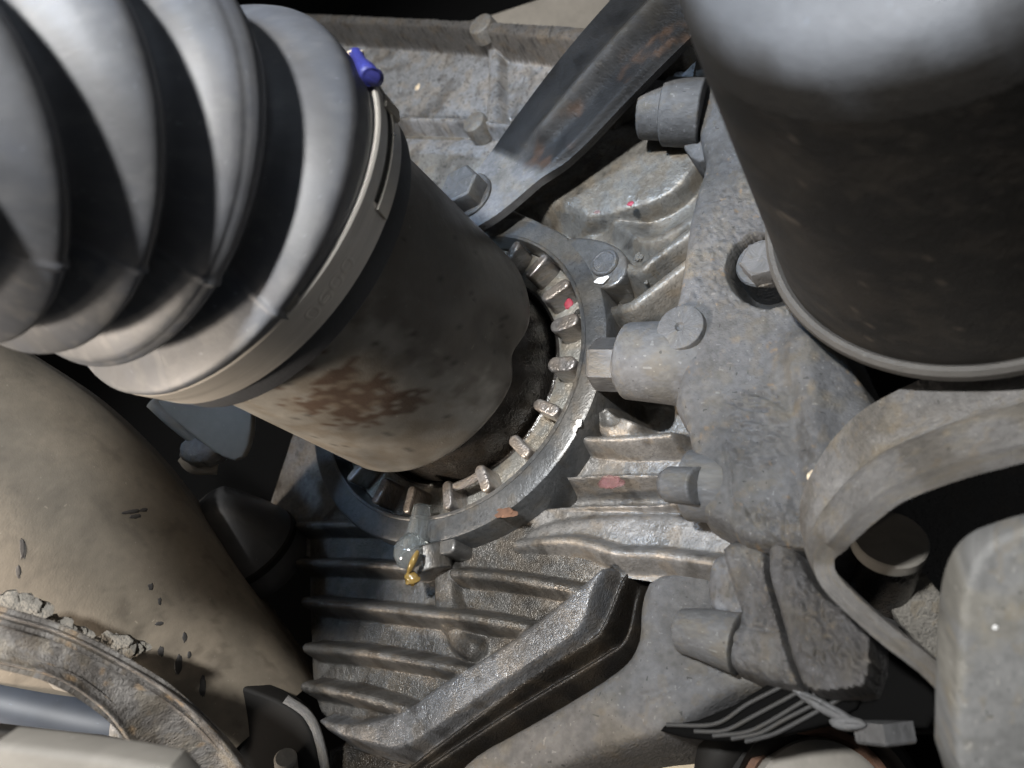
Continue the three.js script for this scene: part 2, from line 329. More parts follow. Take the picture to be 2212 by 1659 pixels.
function relief(owner, o) {                                    // o: px box, sRef, step, base(u, v), ops, cut, mats, tint(u, v, h, label)
  const c = o.px.map((p) => UA(p[0], p[1], o.sRef)), [u0, u1, v0, v1] = box(c, 2), st = o.step, nu = Math.ceil((u1 - u0) / st), nv = Math.ceil((v1 - v0) / st), w = nu + 1;
  const H = new Float32Array(w * (nv + 1)), Lb = new Array(H.length), pos = new Float32Array(H.length * 3), col = new Float32Array(H.length * 3);
  for (let j = 0; j <= nv; j++) for (let i = 0; i <= nu; i++) {
    const u = u0 + i * st, v = v0 + j * st, n = j * w + i;
    let h = o.base(u, v), lab = 'body';
    for (const op of o.ops) { const r = op(u, v, h); if (r) { h = r[0]; if (r[1]) lab = r[1]; } }
    h += (o.amp ?? 0.5) * (fbm(u / 5 + 50, v / 5 + 50, 3, 0, o.sd ?? 1) - 0.5) + 0.12 * (noise2(u * 1.1 + 90, v * 1.1 + 90) - 0.5);
    const p = toW(u, v, h);
    H[n] = o.mask && !o.mask(u, v, h) ? -999 : h; Lb[n] = lab;
    pos.set([p.x, p.y, p.z], n * 3); col.set(o.tint ? o.tint(u, v, h, lab) : [1, 1, 1], n * 3);
  }
  const sets = {}, all = [], N = H.length;
  const side = (a) => { const du = (H[a + 1] - H[a]) / st, dv = (H[a + w] - H[a]) / st; return Math.max(Math.abs(du), Math.abs(dv)) < 1.3 ? 0 : Math.abs(du) > Math.abs(dv) ? 1 : 2; };
  for (let j = 0; j < nv; j++) for (let i = 0; i < nu; i++) {
    const a = j * w + i, q = [a, a + 1, a + w, a + w + 1];
    if (q.every((n) => H[n] < o.cut) || q.some((n) => H[n] === -999)) continue;
    const tri = [a, a + 1, a + w, a + 1, a + w + 1, a + w], k = side(a) * N;
    all.push(...tri);
    const s = (sets[Lb[a]] ??= []);
    for (const n of tri) s.push(n + k);
  }
  const g = new THREE.BufferGeometry();
  g.setAttribute('position', new THREE.BufferAttribute(pos, 3)); g.setIndex(all); g.computeVertexNormals();
  const nor = g.attributes.normal.array;
  for (const [lab, idx] of Object.entries(sets)) {
    const map = new Map(), out = [], p2 = [], n2 = [], t2 = [], c2 = [];
    for (const id of idx) {
      const n = id % N, k = (id - n) / N;
      let m = map.get(id);
      if (m === undefined) { m = map.size; map.set(id, m); p2.push(pos[n * 3], pos[n * 3 + 1], pos[n * 3 + 2]); n2.push(nor[n * 3], nor[n * 3 + 1], nor[n * 3 + 2]); const uu = u0 + (n % w) * st, vv = v0 + Math.floor(n / w) * st; t2.push((k === 1 ? H[n] + 13 : uu) / 60, (k === 2 ? H[n] + 29 : vv) / 60); c2.push(col[n * 3], col[n * 3 + 1], col[n * 3 + 2]); }
      out.push(m);
    }
    const e = new THREE.BufferGeometry();
    e.setAttribute('position', new THREE.Float32BufferAttribute(p2, 3)); e.setAttribute('normal', new THREE.Float32BufferAttribute(n2, 3)); e.setAttribute('uv', new THREE.Float32BufferAttribute(t2, 2)); e.setAttribute('color', new THREE.Float32BufferAttribute(c2, 3));
    e.setIndex(out);
    mesh(lab.replace(/#.*/, ''), e, o.mats[lab.replace(/#.*/, '')] ?? o.mats.body, owner);
  }
}
const mix3 = (a, b, t) => [lerp(a[0], b[0], t), lerp(a[1], b[1], t), lerp(a[2], b[2], t)];
const stains = (u, v, sc, sd) => fbm(u / sc + 40, v / sc + 40, 4, 0, sd);

// ================= the casings =================
{ // far upper housing with ledges
  const t = thing('gearbox_housing', 'grey cast gearbox wall with ledges and a cross rib, behind the boot and strut', 'gearbox housing');
  relief(t, {
    px: [[420, -60], [1420, -60], [1420, 470], [420, 520]], sRef: -14, step: 0.7, cut: -40, amp: 0.6, sd: 3,
    base: (u, v) => -15,
    ops: [
      plateau('lower_wall', [[800, 310], [1000, 315], [1120, 330], [1420, 330], [1420, 560], [700, 560]], -15, { slope: 1.2, k: 4 }),
      pit('body', [[780, 270], [1000, 272], [1180, 285], [1180, 318], [1000, 312], [780, 305]], -20, { slope: 2.5, k: 2, it: 1 }),
      ridge('flange', [[380, 26, -2], [560, 34, -2], [760, 37, -2], [1010, 46, -2], [1070, 54, -2], [1420, 84, -2]], 3.2, { slope: 5, reach: 20, k: 2.4 }),
      ridge('ledge', [[780, 248, -8], [870, 253, -8], [1000, 257, -8], [1110, 272, -8], [1200, 290, -8]], 1.0, { slope: 4, k: 1.2 }),
      ridge('rib', [[1062, 80, -10], [1064, 160, -10], [1058, 260, -9]], 2.4, { slope: 3 }),
      ridge('rib#b', [[1005, 305, -16], [1050, 345, -15], [1080, 400, -14]], 1, { slope: 1.2, k: 3 }),
    ],
    mask: (u, v, h) => { const c0 = UA(1050, 455, -15), c1 = UA(1420, 340, -15), a = UA(380, 26, -2), b = UA(1420, 84, -2); return v < a[1] + (b[1] - a[1]) * (u - a[0]) / (b[0] - a[0]) + 4.2 && !(u > c0[0] && v < c0[1] + (c1[1] - c0[1]) * (u - c0[0]) / (c1[0] - c0[0])); },
    mats: { body: M.castSilver },
    tint: (u, v, h, l) => {
      const n = stains(u, v, 9, 4), sp = noise2(u * 1.3 + 30, v * 1.3 + 30, 0, 7);
      let c = l === 'flange' ? [0.45, 0.43, 0.41] : [1.12, 1.15, 1.2];
      if (l === 'lower_wall') c = [0.92, 0.9, 0.84];
      c = mix3(c, [0.5, 0.47, 0.43], sstep(0.5, 0.72, n) * 0.7);
      return sp > 0.8 ? c.map((x) => x * 0.5) : c;
    },
  });
  for (const [x, y, s, r, h] of [[1036, 50, -0.8, 5.2, 6], [1022, 262, -6.6, 4.8, 8]])
    mesh('boss', lathe(A(x, y, s), AX, [[-h, r + 0.5], [-0.8, r], [-0.2, r - 0.4], [0, r - 0.9], [0, 0]], 40), M.cast, t);
  for (const [x, y, r] of [[903, 188, 1.6]]) mesh('dried_spot', blob(A(x, y, -15), r, AX, 0.3, 0.4, 3), M.crumb, t);
}
{ // housing around the drive joint, with ribs
  const t = thing('differential_housing', 'cast metal differential housing with curved ribs, right of the toothed ring', 'differential housing');
  const axisPt = [0, 0];
  relief(t, {
    px: [[1020, 260], [1640, 260], [1640, 1260], [880, 1260], [640, 1150], [640, 900]], sRef: -13, step: 0.45, cut: -44, amp: 0.4, sd: 5,
    base: () => -16,
    ops: [
      plateau('body', [[1020, 500], [1130, 470], [1215, 482], [1300, 466], [1452, 428], [1520, 330], [1540, 240], [1300, 250], [1060, 420]], -9, { slope: 5, k: 1.2 }),
      pit('body', [[1150, 520], [1230, 500], [1300, 560], [1290, 600], [1240, 560]], -19, { slope: 1.6, k: 3 }),
      ridge('rib', [[1290, 556, -9], [1372, 580, -5], [1412, 555, -4], [1500, 490, -2]], 1.7, { slope: 3.6, k: 1.8, reach: 10 }),
      ridge('rib#b', [[1310, 672, -10], [1362, 657, -5], [1402, 628, -4], [1490, 560, -2]], 1.7, { slope: 3.6, k: 1.8, reach: 10 }),
      ridge('rib#c', [[1330, 480, -12], [1400, 520, -9], [1500, 470, -6]], 1.0, { slope: 1.2, k: 4, reach: 9 }),
      plateau('lug', [[1286, 866], [1372, 864], [1376, 936], [1290, 940]], -7, { slope: 4, it: 1 }),
      pit('lug', [[1302, 884], [1350, 880], [1352, 925], [1306, 928]], -12, { slope: 3, it: 1 }),
      pit('body', [[1384, 868], [1470, 876], [1490, 930], [1488, 968], [1440, 950], [1395, 935]], -34, { slope: 6 }),
      ridge('rib#d', [[1240, 946, -9], [1330, 946, -7], [1445, 938, -6]], 1.0, { slope: 4, k: 1 }),
      ridge('rib#e', [[1150, 1052, -9], [1250, 1044, -7], [1350, 1042, -6.5], [1500, 1044, -6]], 3.2, { round: true, k: 1.4 }),
      pit('body', [[1140, 1078], [1300, 1072], [1510, 1070], [1510, 1100], [1300, 1100], [1180, 1108], [1120, 1130]], -24, { slope: 4 }),
      plateau('body', [[1100, 1172], [1190, 1118], [1480, 1108], [1600, 1130], [1600, 1230], [1420, 1205], [1330, 1204], [1250, 1180]], -13, { slope: 3 }),
      ridge('ledge', [[1110, 1174, -12], [1230, 1166, -9], [1330, 1192, -8], [1420, 1196, -8], [1600, 1222, -6]], 1.1, { slope: 3, k: 1.2 }),
    ],
    mask: (u, v, h) => Math.hypot(u, v) > 50.5 && v > Math.min(UA(1330, 1212, -8)[1], 1e9) - 2.5 - Math.max(0, (UA(1130, 1180, -8)[0] - u) * 0.1) && v > -76,
    mats: { body: M.cast },
    tint: (u, v, h, l) => {
      const n = stains(u, v, 11, 6), m = stains(u, v, 4, 8);
      const up = sstep(-30, 10, v);
      let c = mix3([1.12, 1.12, 1.14], [1.0, 0.97, 0.91], up);
      c = mix3(c, [0.5, 0.47, 0.43], sstep(0.52, 0.78, n) * 0.6);
      c = mix3(c, [0.34, 0.32, 0.3], sstep(0.62, 0.72, m) * 0.5);
      return c;
    },
  });
  for (const [x, y, s, r, f, m, st] of [[1098, 519, -9, 1.6, 0.25, M.red, [1.6, 0.8]], [1228, 656, -5, 1.3, 0.3, M.red, [1, 1.3]], [1362, 440, -5.6, 1.0, 0.25, M.red, [1.2, 0.8]], [1290, 458, -5.9, 0.8, 0.25, M.pink, [1.4, 0.7]], [1318, 1041, -6.2, 2.2, 0.3, M.pink, [1.5, 0.8]]])
    mesh('paint_mark', blob(A(x, y, s), r, AX, f, 0.35, x % 13, st), m, t);
  for (const [x, y, r] of [[1380, 557, 2.0], [1396, 610, 0.8]]) mesh('dirt_crumb', blob(A(x, y, -8), r * 0.75, AX, 0.6, 0.3, x % 7), M.fabric, t);
}
{ // finned case below the ring
  const t = thing('finned_case', 'dark grainy cast case with slanting fins, below the toothed ring', 'gear case');
  const fins = [
    [[640, 1134, -9], [760, 1132, -9], [860, 1140, -10]], [[640, 1214, -8], [770, 1217, -8], [900, 1226, -9]], [[975, 1236, -8], [1100, 1248, -8], [1245, 1274, -9]],
    [[652, 1297, -7], [900, 1322, -7], [1040, 1338, -7], [1140, 1356, -10]], [[656, 1398, -7], [800, 1412, -7], [1000, 1448, -9]], [[652, 1482, -7], [760, 1500, -7], [872, 1532, -9]]];
  const edge = [[1307, 1219], [1283, 1267], [1259, 1347], [1227, 1383], [1043, 1499], [899, 1603], [855, 1619], [799, 1607], [711, 1583], [672, 1530]];
  relief(t, {
    px: [[620, 1060], [1460, 1180], [1460, 1420], [960, 1720], [620, 1720]], sRef: -10, step: 0.4, cut: -40, amp: 0.22, sd: 9,
    base: (u, v) => -60,
    ops: [
      plateau('body', [[655, 1060], [1000, 1060], [1340, 1195], ...edge, [660, 1440]], -15, { slope: 10, it: 1 }),
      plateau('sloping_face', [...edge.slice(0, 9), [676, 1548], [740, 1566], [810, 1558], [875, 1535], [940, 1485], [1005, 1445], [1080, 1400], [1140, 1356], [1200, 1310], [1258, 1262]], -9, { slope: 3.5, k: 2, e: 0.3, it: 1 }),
      plateau('channel', [[1330, 1215], [1400, 1290], [1395, 1400], [1350, 1460], [1180, 1560], [960, 1700], [700, 1700], [700, 1590], [860, 1625], [1050, 1500], [1230, 1384], [1270, 1340]], -22, { slope: 8, it: 1 }),
      ...fins.map((f, i) => ridge('fin#' + i, f, 1.3, { slope: 4.5, k: 1.2, e: 0.25, reach: 8 })),
      ridge('fin#v', [[955, 1235, -11], [955, 1290, -11], [960, 1330, -10]], 3.2, { slope: 3, reach: 6 }),
      ridge('fin#w', [[970, 1330, -12], [985, 1380, -12], [1010, 1400, -11]], 2.2, { slope: 2, reach: 6 }),
      ridge('bead', [[1352, 1240, -15], [1339, 1264, -14], [1299, 1357, -13], [1259, 1393, -13], [1099, 1497, -13], [891, 1653, -13], [840, 1690, -13]], 0.7, { slope: 4, k: 0.8, reach: 6 }),
      ridge('bead#b', [[1378, 1275, -16], [1371, 1296, -15], [1351, 1377, -14], [1299, 1421, -14], [1119, 1529, -14], [919, 1661, -14], [880, 1690, -14]], 0.7, { slope: 4, k: 0.8, reach: 6 }),
    ],
    mask: (u, v, h) => Math.hypot(u, v) > 51,
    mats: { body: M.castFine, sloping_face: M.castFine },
    tint: (u, v, h, l) => {
      const n = stains(u, v, 7, 12), m = stains(u, v, 3, 13);
      if (l.startsWith('channel') || l.startsWith('bead')) return mix3([0.34, 0.29, 0.23], [0.18, 0.16, 0.14], sstep(0.4, 0.6, n));
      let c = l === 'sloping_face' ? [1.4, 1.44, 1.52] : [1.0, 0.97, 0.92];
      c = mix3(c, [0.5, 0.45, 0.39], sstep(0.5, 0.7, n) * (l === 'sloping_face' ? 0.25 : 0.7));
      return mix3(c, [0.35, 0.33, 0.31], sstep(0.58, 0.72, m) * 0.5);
    },
  });
}
{ // smooth side cover at the bottom
  const t = thing('side_cover', 'smooth dusty grey side cover with a scored line, bottom centre beside the double channel', 'cover');
  relief(t, {
    px: [[980, 1230], [1640, 1180], [1700, 1500], [1500, 1720], [900, 1720]], sRef: -13, step: 0.7, cut: -40, amp: 0.6, sd: 15,
    base: () => -60,
    ops: [
      plateau('body', [[1372, 1300], [1400, 1225], [1700, 1200], [1700, 1470], [1560, 1500], [1480, 1575], [1300, 1625], [1120, 1700], [960, 1720], [1000, 1642], [1150, 1562], [1330, 1452], [1376, 1392]], (u, v) => -14 + 3 * sstep(-40, -95, v), { ref: -13, slope: 6, e: 1.5, k: 2 }),
      groove([[1385, 1508, -12], [1450, 1486, -12], [1560, 1440, -12]], 0.5, 1.2),
    ],
    mats: { body: M.cover },
    tint: (u, v, h) => {
      const n = stains(u, v, 8, 16), low = sstep(UA(1200, 1460, -13)[1], UA(1200, 1600, -13)[1], v + (n - 0.5) * 16);
      return mix3(mix3([1.05, 1.05, 1.06], [0.85, 0.83, 0.8], sstep(0.4, 0.7, n)), [1.35, 1.22, 1.08], low);
    },
  });
  const fin = [[[1440, 1566], [1544, 1564], [1617, 1520], [1698, 1478], [1760, 1440]], [[1500, 1580], [1565, 1578], [1630, 1546], [1730, 1492], [1800, 1450]], [[1540, 1590], [1610, 1582], [1660, 1560], [1760, 1500], [1830, 1460]], [[1580, 1596], [1640, 1584], [1700, 1552], [1790, 1506], [1850, 1472]], [[1610, 1602], [1670, 1586], [1730, 1556], [1815, 1510], [1880, 1478]]];
  const f = thing('ribbed_guard', 'black guard with five thin parallel ribs under the split cover', 'guard');
  mesh('backing', plateA([[1400, 1572], [1540, 1550], [1700, 1450], [1880, 1470], [1840, 1550], [1640, 1600], [1500, 1600]], -10.4, 5, 0.8, 1), M.dark, f);
  for (const q of fin) mesh('rib', sweep(q.map((p) => A(p[0], p[1], -9.9)), 0.5, 40, 10), M.guardRib, f);
}
{ // grey cover on the right
  const t = thing('bearing_cover', 'dusty dark grey cast bearing cover with round bosses, right of the toothed ring', 'bearing cover');
  const out = [[1478, 160], [1502, 310], [1514, 336], [1484, 440], [1468, 560], [1456, 652], [1436, 676], [1440, 730], [1462, 800], [1448, 850], [1444, 872], [1464, 896], [1480, 950], [1484, 1010], [1490, 1085], [1506, 1110], [1560, 1138], [1580, 1152], [1606, 1172], [1680, 1170], [1768, 1174], [1850, 1120], [1905, 1000], [1890, 880], [1842, 800], [1792, 690], [1740, 560], [1700, 400], [1600, 160]];
  relief(t, {
    px: [[1330, 140], [2020, 140], [2020, 1210], [1330, 1210]], sRef: 3, step: 0.5, cut: -22, amp: 0.5, sd: 21,
    base: () => -60,
    ops: [
      plateau('body', out, (u, v) => 2 + 1.2 * Math.sin(u * 0.09 + v * 0.05), { ref: 2, slope: 9, e: 1.6, it: 1 }),
      ridge('rib', [[1726, 740, 5.5], [1736, 860, 5.5], [1750, 1000, 5], [1752, 1100, 4]], 2.2, { slope: 0.9, k: 3, reach: 8, on: -6 }),
      groove([[1705, 840, 4], [1722, 960, 4], [1728, 1100, 4]], 2.2, 2.2),
      groove([[1562, 960, 4], [1574, 1020, 4], [1576, 1090, 4]], 0.35, 0.7),
      groove([[1648, 330, 4], [1640, 480, 4], [1628, 640, 4]], 0.6, 0.45),
      pit('bolt_recess', ring6(1652, 572, 76, 76), -12, { slope: 6, ref: 3, k: 0.6 }),
      groove([[1470, 1150, 0], [1620, 1120, 4], [1760, 1140, 4]], 2, 0.8),
      rough([[1560, 850], [1700, 830], [1712, 960], [1700, 1040], [1590, 1030], [1550, 940]], 1.5, 2.6, 0.9, 27),
      rough([[1590, 1080], [1770, 1070], [1780, 1180], [1590, 1180]], 1.6, 1.0, 1.0, 28),
      rough([[1720, 900], [1770, 900], [1780, 1080], [1730, 1080]], 1.2, 0.9, 1.2, 29),
      rough([[1500, 300], [1700, 300], [1720, 700], [1470, 660]], 0.5, 1.1, 1.1, 30),
    ],
    mats: { body: M.cover },
    tint: (u, v, h, l) => {
      const n = stains(u, v, 10, 22), m = fbm(u / 1.6 + 30, v / 3.5 + 60, 3, 0, 23), d = stains(u, v, 3.2, 25), o = stains(u, v, 2.2, 26);
      let c = mix3([1.02, 1.02, 1.03], [0.96, 0.94, 0.91], sstep(0.4, 0.62, n));
      c = mix3(c, [0.62, 0.6, 0.57], sstep(0.6, 0.72, m) * 0.35);
      c = mix3(c, [1.4, 1.22, 0.98], sstep(0.66, 0.76, d) * 0.6);
      c = mix3(c, [1.9, 1.35, 0.8], sstep(0.76, 0.82, o) * 0.7);
      return l === 'bolt_recess' && h < -2 ? [0.12, 0.12, 0.115] : c;  // recess floor darkened in colour to stand for its shade
    },
  });
  mesh('boss', sweep([A(1356, 780, -5.5), A(1450, 784, -6), A(1570, 796, -11)], (q) => (q < 0.02 ? 9.8 : 10.5 + 1.2 * q), 40, 48), M.coverPlain, t);
  mesh('boss', sweep([A(1488, 1048, -5), A(1545, 1052, -5), A(1610, 1058, -9)], (q) => (q < 0.03 ? 8.0 : 8.6), 40, 48), M.coverPlain, t);
  mesh('pad', lathe(A(1468, 705, 4.6), AX, [[-4, 6.6], [-0.6, 6.3], [-0.2, 6.1], [0, 5.6], [0, 1.3], [-0.7, 0.8], [-0.8, 0]], 64), M.coverPlain, t);
  mesh('dowel', sweep([A(1470, 1048, 1), A(1510, 1050, 3)].map((p, i) => i ? p : A(1441, 1047, 0)), (q) => 4.4 - (q < 0.08 ? 0.6 : 0), 16, 28), M.coverPlain, t);
  mesh('crumb', blob(A(1756, 1029, 5), 1.2, AX, 0.6, 0.3, 4), M.crumb, t);
}
{ // split cover below it
  const t = thing('split_cover', 'dark grey two-piece cast cover with a jagged joint line, below the bearing cover', 'cover');
  relief(t, {
    px: [[1440, 1140], [1920, 1140], [1920, 1560], [1440, 1560]], sRef: -2, step: 0.45, cut: -24, amp: 0.45, sd: 31,
    base: () => -60,
    ops: [
      plateau('front_half', [[1545, 1160], [1648, 1160], [1655, 1220], [1684, 1330], [1706, 1420], [1734, 1492], [1700, 1484], [1610, 1458], [1570, 1442], [1540, 1405], [1535, 1345], [1600, 1345], [1560, 1230]], -3, { slope: 9, e: 1.2, it: 1 }),
      plateau('mounting_flange', [[1524, 1205], [1560, 1185], [1590, 1210], [1610, 1320], [1600, 1348], [1545, 1330], [1518, 1300]], -5, { slope: 9, it: 1 }),
      plateau('rear_half', [[1648, 1150], [1704, 1160], [1732, 1225], [1772, 1288], [1822, 1316], [1890, 1318], [1884, 1484], [1830, 1494], [1738, 1494], [1706, 1420], [1684, 1330], [1656, 1220]], -1, { slope: 9, e: 1, it: 1 }),
      ridge('rear_half', [[1845, 1320, 1.5], [1852, 1400, 2], [1850, 1470, 1.5]], 3.2, { slope: 1.4, k: 3, reach: 8, on: -6 }),
      ridge('rear_half', [[1690, 1250, 0], [1745, 1360, 1], [1790, 1480, 0]], 2.5, { slope: 1.0, k: 3, reach: 8, on: -6 }),
      groove([[1646, 1165, -3], [1662, 1240, -3], [1690, 1340, -3], [1712, 1430, -3], [1734, 1492, -3]], 0.4, 2.4),
      groove([[1600, 1352, -3], [1640, 1358, -3], [1690, 1362, -3]], 0.4, 0.9),
      rough([[1540, 1170], [1650, 1170], [1730, 1500], [1540, 1480]], 0.7, 0.9, 0.9, 37),
      rough([[1660, 1180], [1760, 1180], [1890, 1320], [1890, 1490], [1740, 1495]], 1.4, 0.8, 1.3, 38),
    ],
    mats: { body: M.cover },
    tint: (u, v, h, l) => {
      const n = stains(u, v, 8, 32), m = fbm(u / 1.2 + 30, v / 4 + 60, 3, 0, 33), o = stains(u, v, 1.6, 36);
      let c = l === 'mounting_flange' ? [1.45, 1.48, 1.55] : l === 'rear_half' ? [0.82, 0.79, 0.78] : [0.95, 0.93, 0.92];
      c = mix3(c, [0.62, 0.57, 0.52], sstep(0.42, 0.66, n) * 0.6);
      c = mix3(c, [0.4, 0.37, 0.34], sstep(0.58, 0.7, m) * 0.5);
      return mix3(c, [1.7, 1.4, 1.0], sstep(0.78, 0.83, o) * 0.6);
    },
  });
  mesh('boss', sweep([A(1474, 1362, -10), A(1530, 1372, -8.5), A(1600, 1390, -8)], (q) => (q < 0.03 ? 4.6 : 5.0 + 1.8 * q), 30, 40), M.coverPlain, t);
  mesh('lower_flange', plateA([[1700, 1484], [1738, 1490], [1842, 1546], [1838, 1560], [1800, 1556], [1740, 1520]], -8, 8, 0.8, 1), M.coverPlain, t);
  const k = thing('drive_block', 'black shadowed block with a hanging grey bolt head, right end of the split cover', 'block');
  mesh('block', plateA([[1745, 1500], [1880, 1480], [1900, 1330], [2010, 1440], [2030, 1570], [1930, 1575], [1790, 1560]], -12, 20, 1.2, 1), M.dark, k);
  mesh('ear', plateA([[1785, 1548], [1850, 1545], [1880, 1570], [1830, 1580], [1795, 1572]], -8, 5, 0.8), M.coverPlain, k);
  mesh('bolt_head', hexHead(A(1905, 1552, -14), V(0.08, -1, 0.25).normalize(), 6.4, 4.4, 0.4), M.bolt, k);
}
{ // near-black sheet standing in for the deep shade behind everything
  const w = mesh('shade_backdrop', plate([[-500, -400], [400, -400], [400, 500], [-500, 500]], 6, 1, (x, y, z) => toW(x, y, -90 + z)), M.dark);
  w.userData.kind = 'structure';
}

// ================= ring, toothed adjuster, joint =================
{
  const t = thing('retainer_ring', 'oily grey retainer ring with lugs around the toothed adjuster', 'retainer ring');
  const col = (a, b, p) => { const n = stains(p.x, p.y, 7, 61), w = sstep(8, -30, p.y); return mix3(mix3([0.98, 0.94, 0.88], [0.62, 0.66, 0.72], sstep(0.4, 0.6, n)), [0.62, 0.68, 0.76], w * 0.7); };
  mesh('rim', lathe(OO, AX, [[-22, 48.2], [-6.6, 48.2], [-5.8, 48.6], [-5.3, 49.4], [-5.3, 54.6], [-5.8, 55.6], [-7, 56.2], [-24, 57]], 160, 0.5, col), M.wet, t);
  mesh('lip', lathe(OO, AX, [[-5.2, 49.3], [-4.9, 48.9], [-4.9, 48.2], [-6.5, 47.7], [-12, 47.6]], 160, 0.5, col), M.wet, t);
  const lug = (px, s) => mesh('lug', plateA(px, s, 14, 0.8), M.wet, t);
  lug([[1052, 478], [1078, 452], [1100, 448], [1125, 462], [1165, 478], [1190, 500], [1150, 505], [1090, 495]], -5.6);
  lug([[1190, 520], [1250, 510], [1310, 520], [1352, 545], [1356, 590], [1325, 622], [1290, 622], [1262, 610], [1230, 580]], -5.5);
  lug([[880, 1150], [980, 1150], [985, 1190], [955, 1200], [900, 1195], [868, 1180]], -6.2);
  mesh('boss', sweep([A(925, 1190, -9), A(936, 1240, -10)], (q) => 7 - 1.2 * q, 14, 30), M.wet, t);
  for (const [x, y, r, st] of [[1297, 606, 1.1, [1.9, 1]], [1308, 600, 0.8, [1.5, 0.8]], [1250, 914, 0.9, [1, 1.4]], [1243, 926, 0.8, [0.8, 1.3]]]) mesh('white_mark', blob(A(x, y, -4.8), r, AX, 0.25, 0.28, x % 11, st), M.white, t);
  mesh('rust_patch', blob(A(1083, 1106, -5.6), 2.6, AX, 0.12, 0.3, 5, [1.7, 0.6]), M.rust, t);
}
single('cap_screw', lathe(A(1306, 568, -5.4), AX, [[-1, 4.6], [0.3, 4.5], [0.7, 4.1], [0.8, 3.5], [0.6, 3.2], [0.6, 0]], 48), M.bolt, 'round worn screw head on the lug at upper right of the ring', 'screw');
{
  const t = thing('toothed_adjuster', 'oily metal adjuster ring with upright radial teeth around the joint tube', 'adjuster ring');
  mesh('floor', lathe(OO, AX, [[-13, 47.5], [-12.6, 46.5], [-12.4, 40], [-12.8, 37], [-14, 35.5], [-26, 35]], 128), M.floor, t);
  const spots = [[1117, 540], [1166, 577], [1192, 641], [1212, 707], [1208, 791], [1172, 879], [1116, 955], [1040, 1011], [972, 1055], [896, 1063], [828, 1063], [776, 1020], [742, 975]];
  const ang = spots.map((p) => { const [u, v] = UA(p[0], p[1], -6); return Math.atan2(v, u); });
  const sh = (w, d) => { const s = new THREE.Shape(); const r = w / 2; s.moveTo(-d / 2 + r, -r); s.lineTo(d / 2 - r, -r); s.absarc(d / 2 - r, 0, r, -Math.PI / 2, Math.PI / 2); s.lineTo(-d / 2 + r, r); s.absarc(-d / 2 + r, 0, r, Math.PI / 2, Math.PI * 1.5); return s; };
  const tg = (w, d, h) => { const g = new THREE.ExtrudeGeometry(sh(w, d), { depth: h - 0.9, bevelEnabled: true, bevelThickness: 0.8, bevelSize: 0.7, bevelOffset: -0.7, bevelSegments: 4, curveSegments: 8 }); g.clearGroups(); return BGU.toCreasedNormals(g, 0.7); };
  const widths = [3.2, 3.3, 3.6, 4.6, 4.8, 3.5, 3.6, 3.5, 3.3, 3.0, 3.0, 3.0, 2.9], lens = [8.6, 9.2, 10, 9.2, 9.2, 9.2, 9, 9, 8.8, 8.6, 8.6, 8.6, 8];
  ang.forEach((q, i) => {
    const g = tg(widths[i], lens[i], 9.6), r = 43.0, p = g.attributes.position, n = g.attributes.normal, uv = g.attributes.uv;
    for (let k = 0; k < p.count; k++) {
      const x = p.getX(k), y = p.getY(k), z = p.getZ(k), c = Math.cos(q), s = Math.sin(q), u = c * (r + x) - s * y, v = s * (r + x) + c * y, w = toW(u, v, -13.6 + z + 0.25 * (fbm(x + i * 9 + 30, y + 30, 2) - 0.5));
      p.setXYZ(k, w.x, w.y, w.z); uv.setXY(k, (x + i * 11 + z) / 60, (y + z) / 60);
      const nx = n.getX(k), ny = n.getY(k), nz = n.getZ(k), m = AU.clone().multiplyScalar(c * nx - s * ny).addScaledVector(AV, s * nx + c * ny).addScaledVector(AX, nz); n.setXYZ(k, m.x, m.y, m.z);
    }
    const o = mesh('tooth', g, M.tooth, t);
    if (i === 7 || i === 8) o.userData.label = 'tooth joined to its neighbour by a crossbar';
  });
  const [q7, q8] = [ang[7], ang[8]], arc = []; for (let i = 0; i <= 6; i++) { const q = lerp(q7, q8, i / 6); arc.push(toW(Math.cos(q) * 40.6, Math.sin(q) * 40.6, -6.0)); }
  mesh('crossbar', sweep(arc, 1.3, 20, 12), M.tooth, t);
}
{
  const t = thing('seal_hub', 'black oily hub and seal in the gap behind the end of the joint tube', 'hub');
  mesh('hub', lathe(OO, AX, [[9, 30], [4, 33], [-10, 34], [-18, 34.4]], 96), M.oily, t);
  mesh('seal', lathe(OO, AX, [[-15.5, 34.2], [-13.5, 35], [-12.6, 36], [-13.2, 37.2], [-15.5, 37.6]], 96), M.oily, t);
}
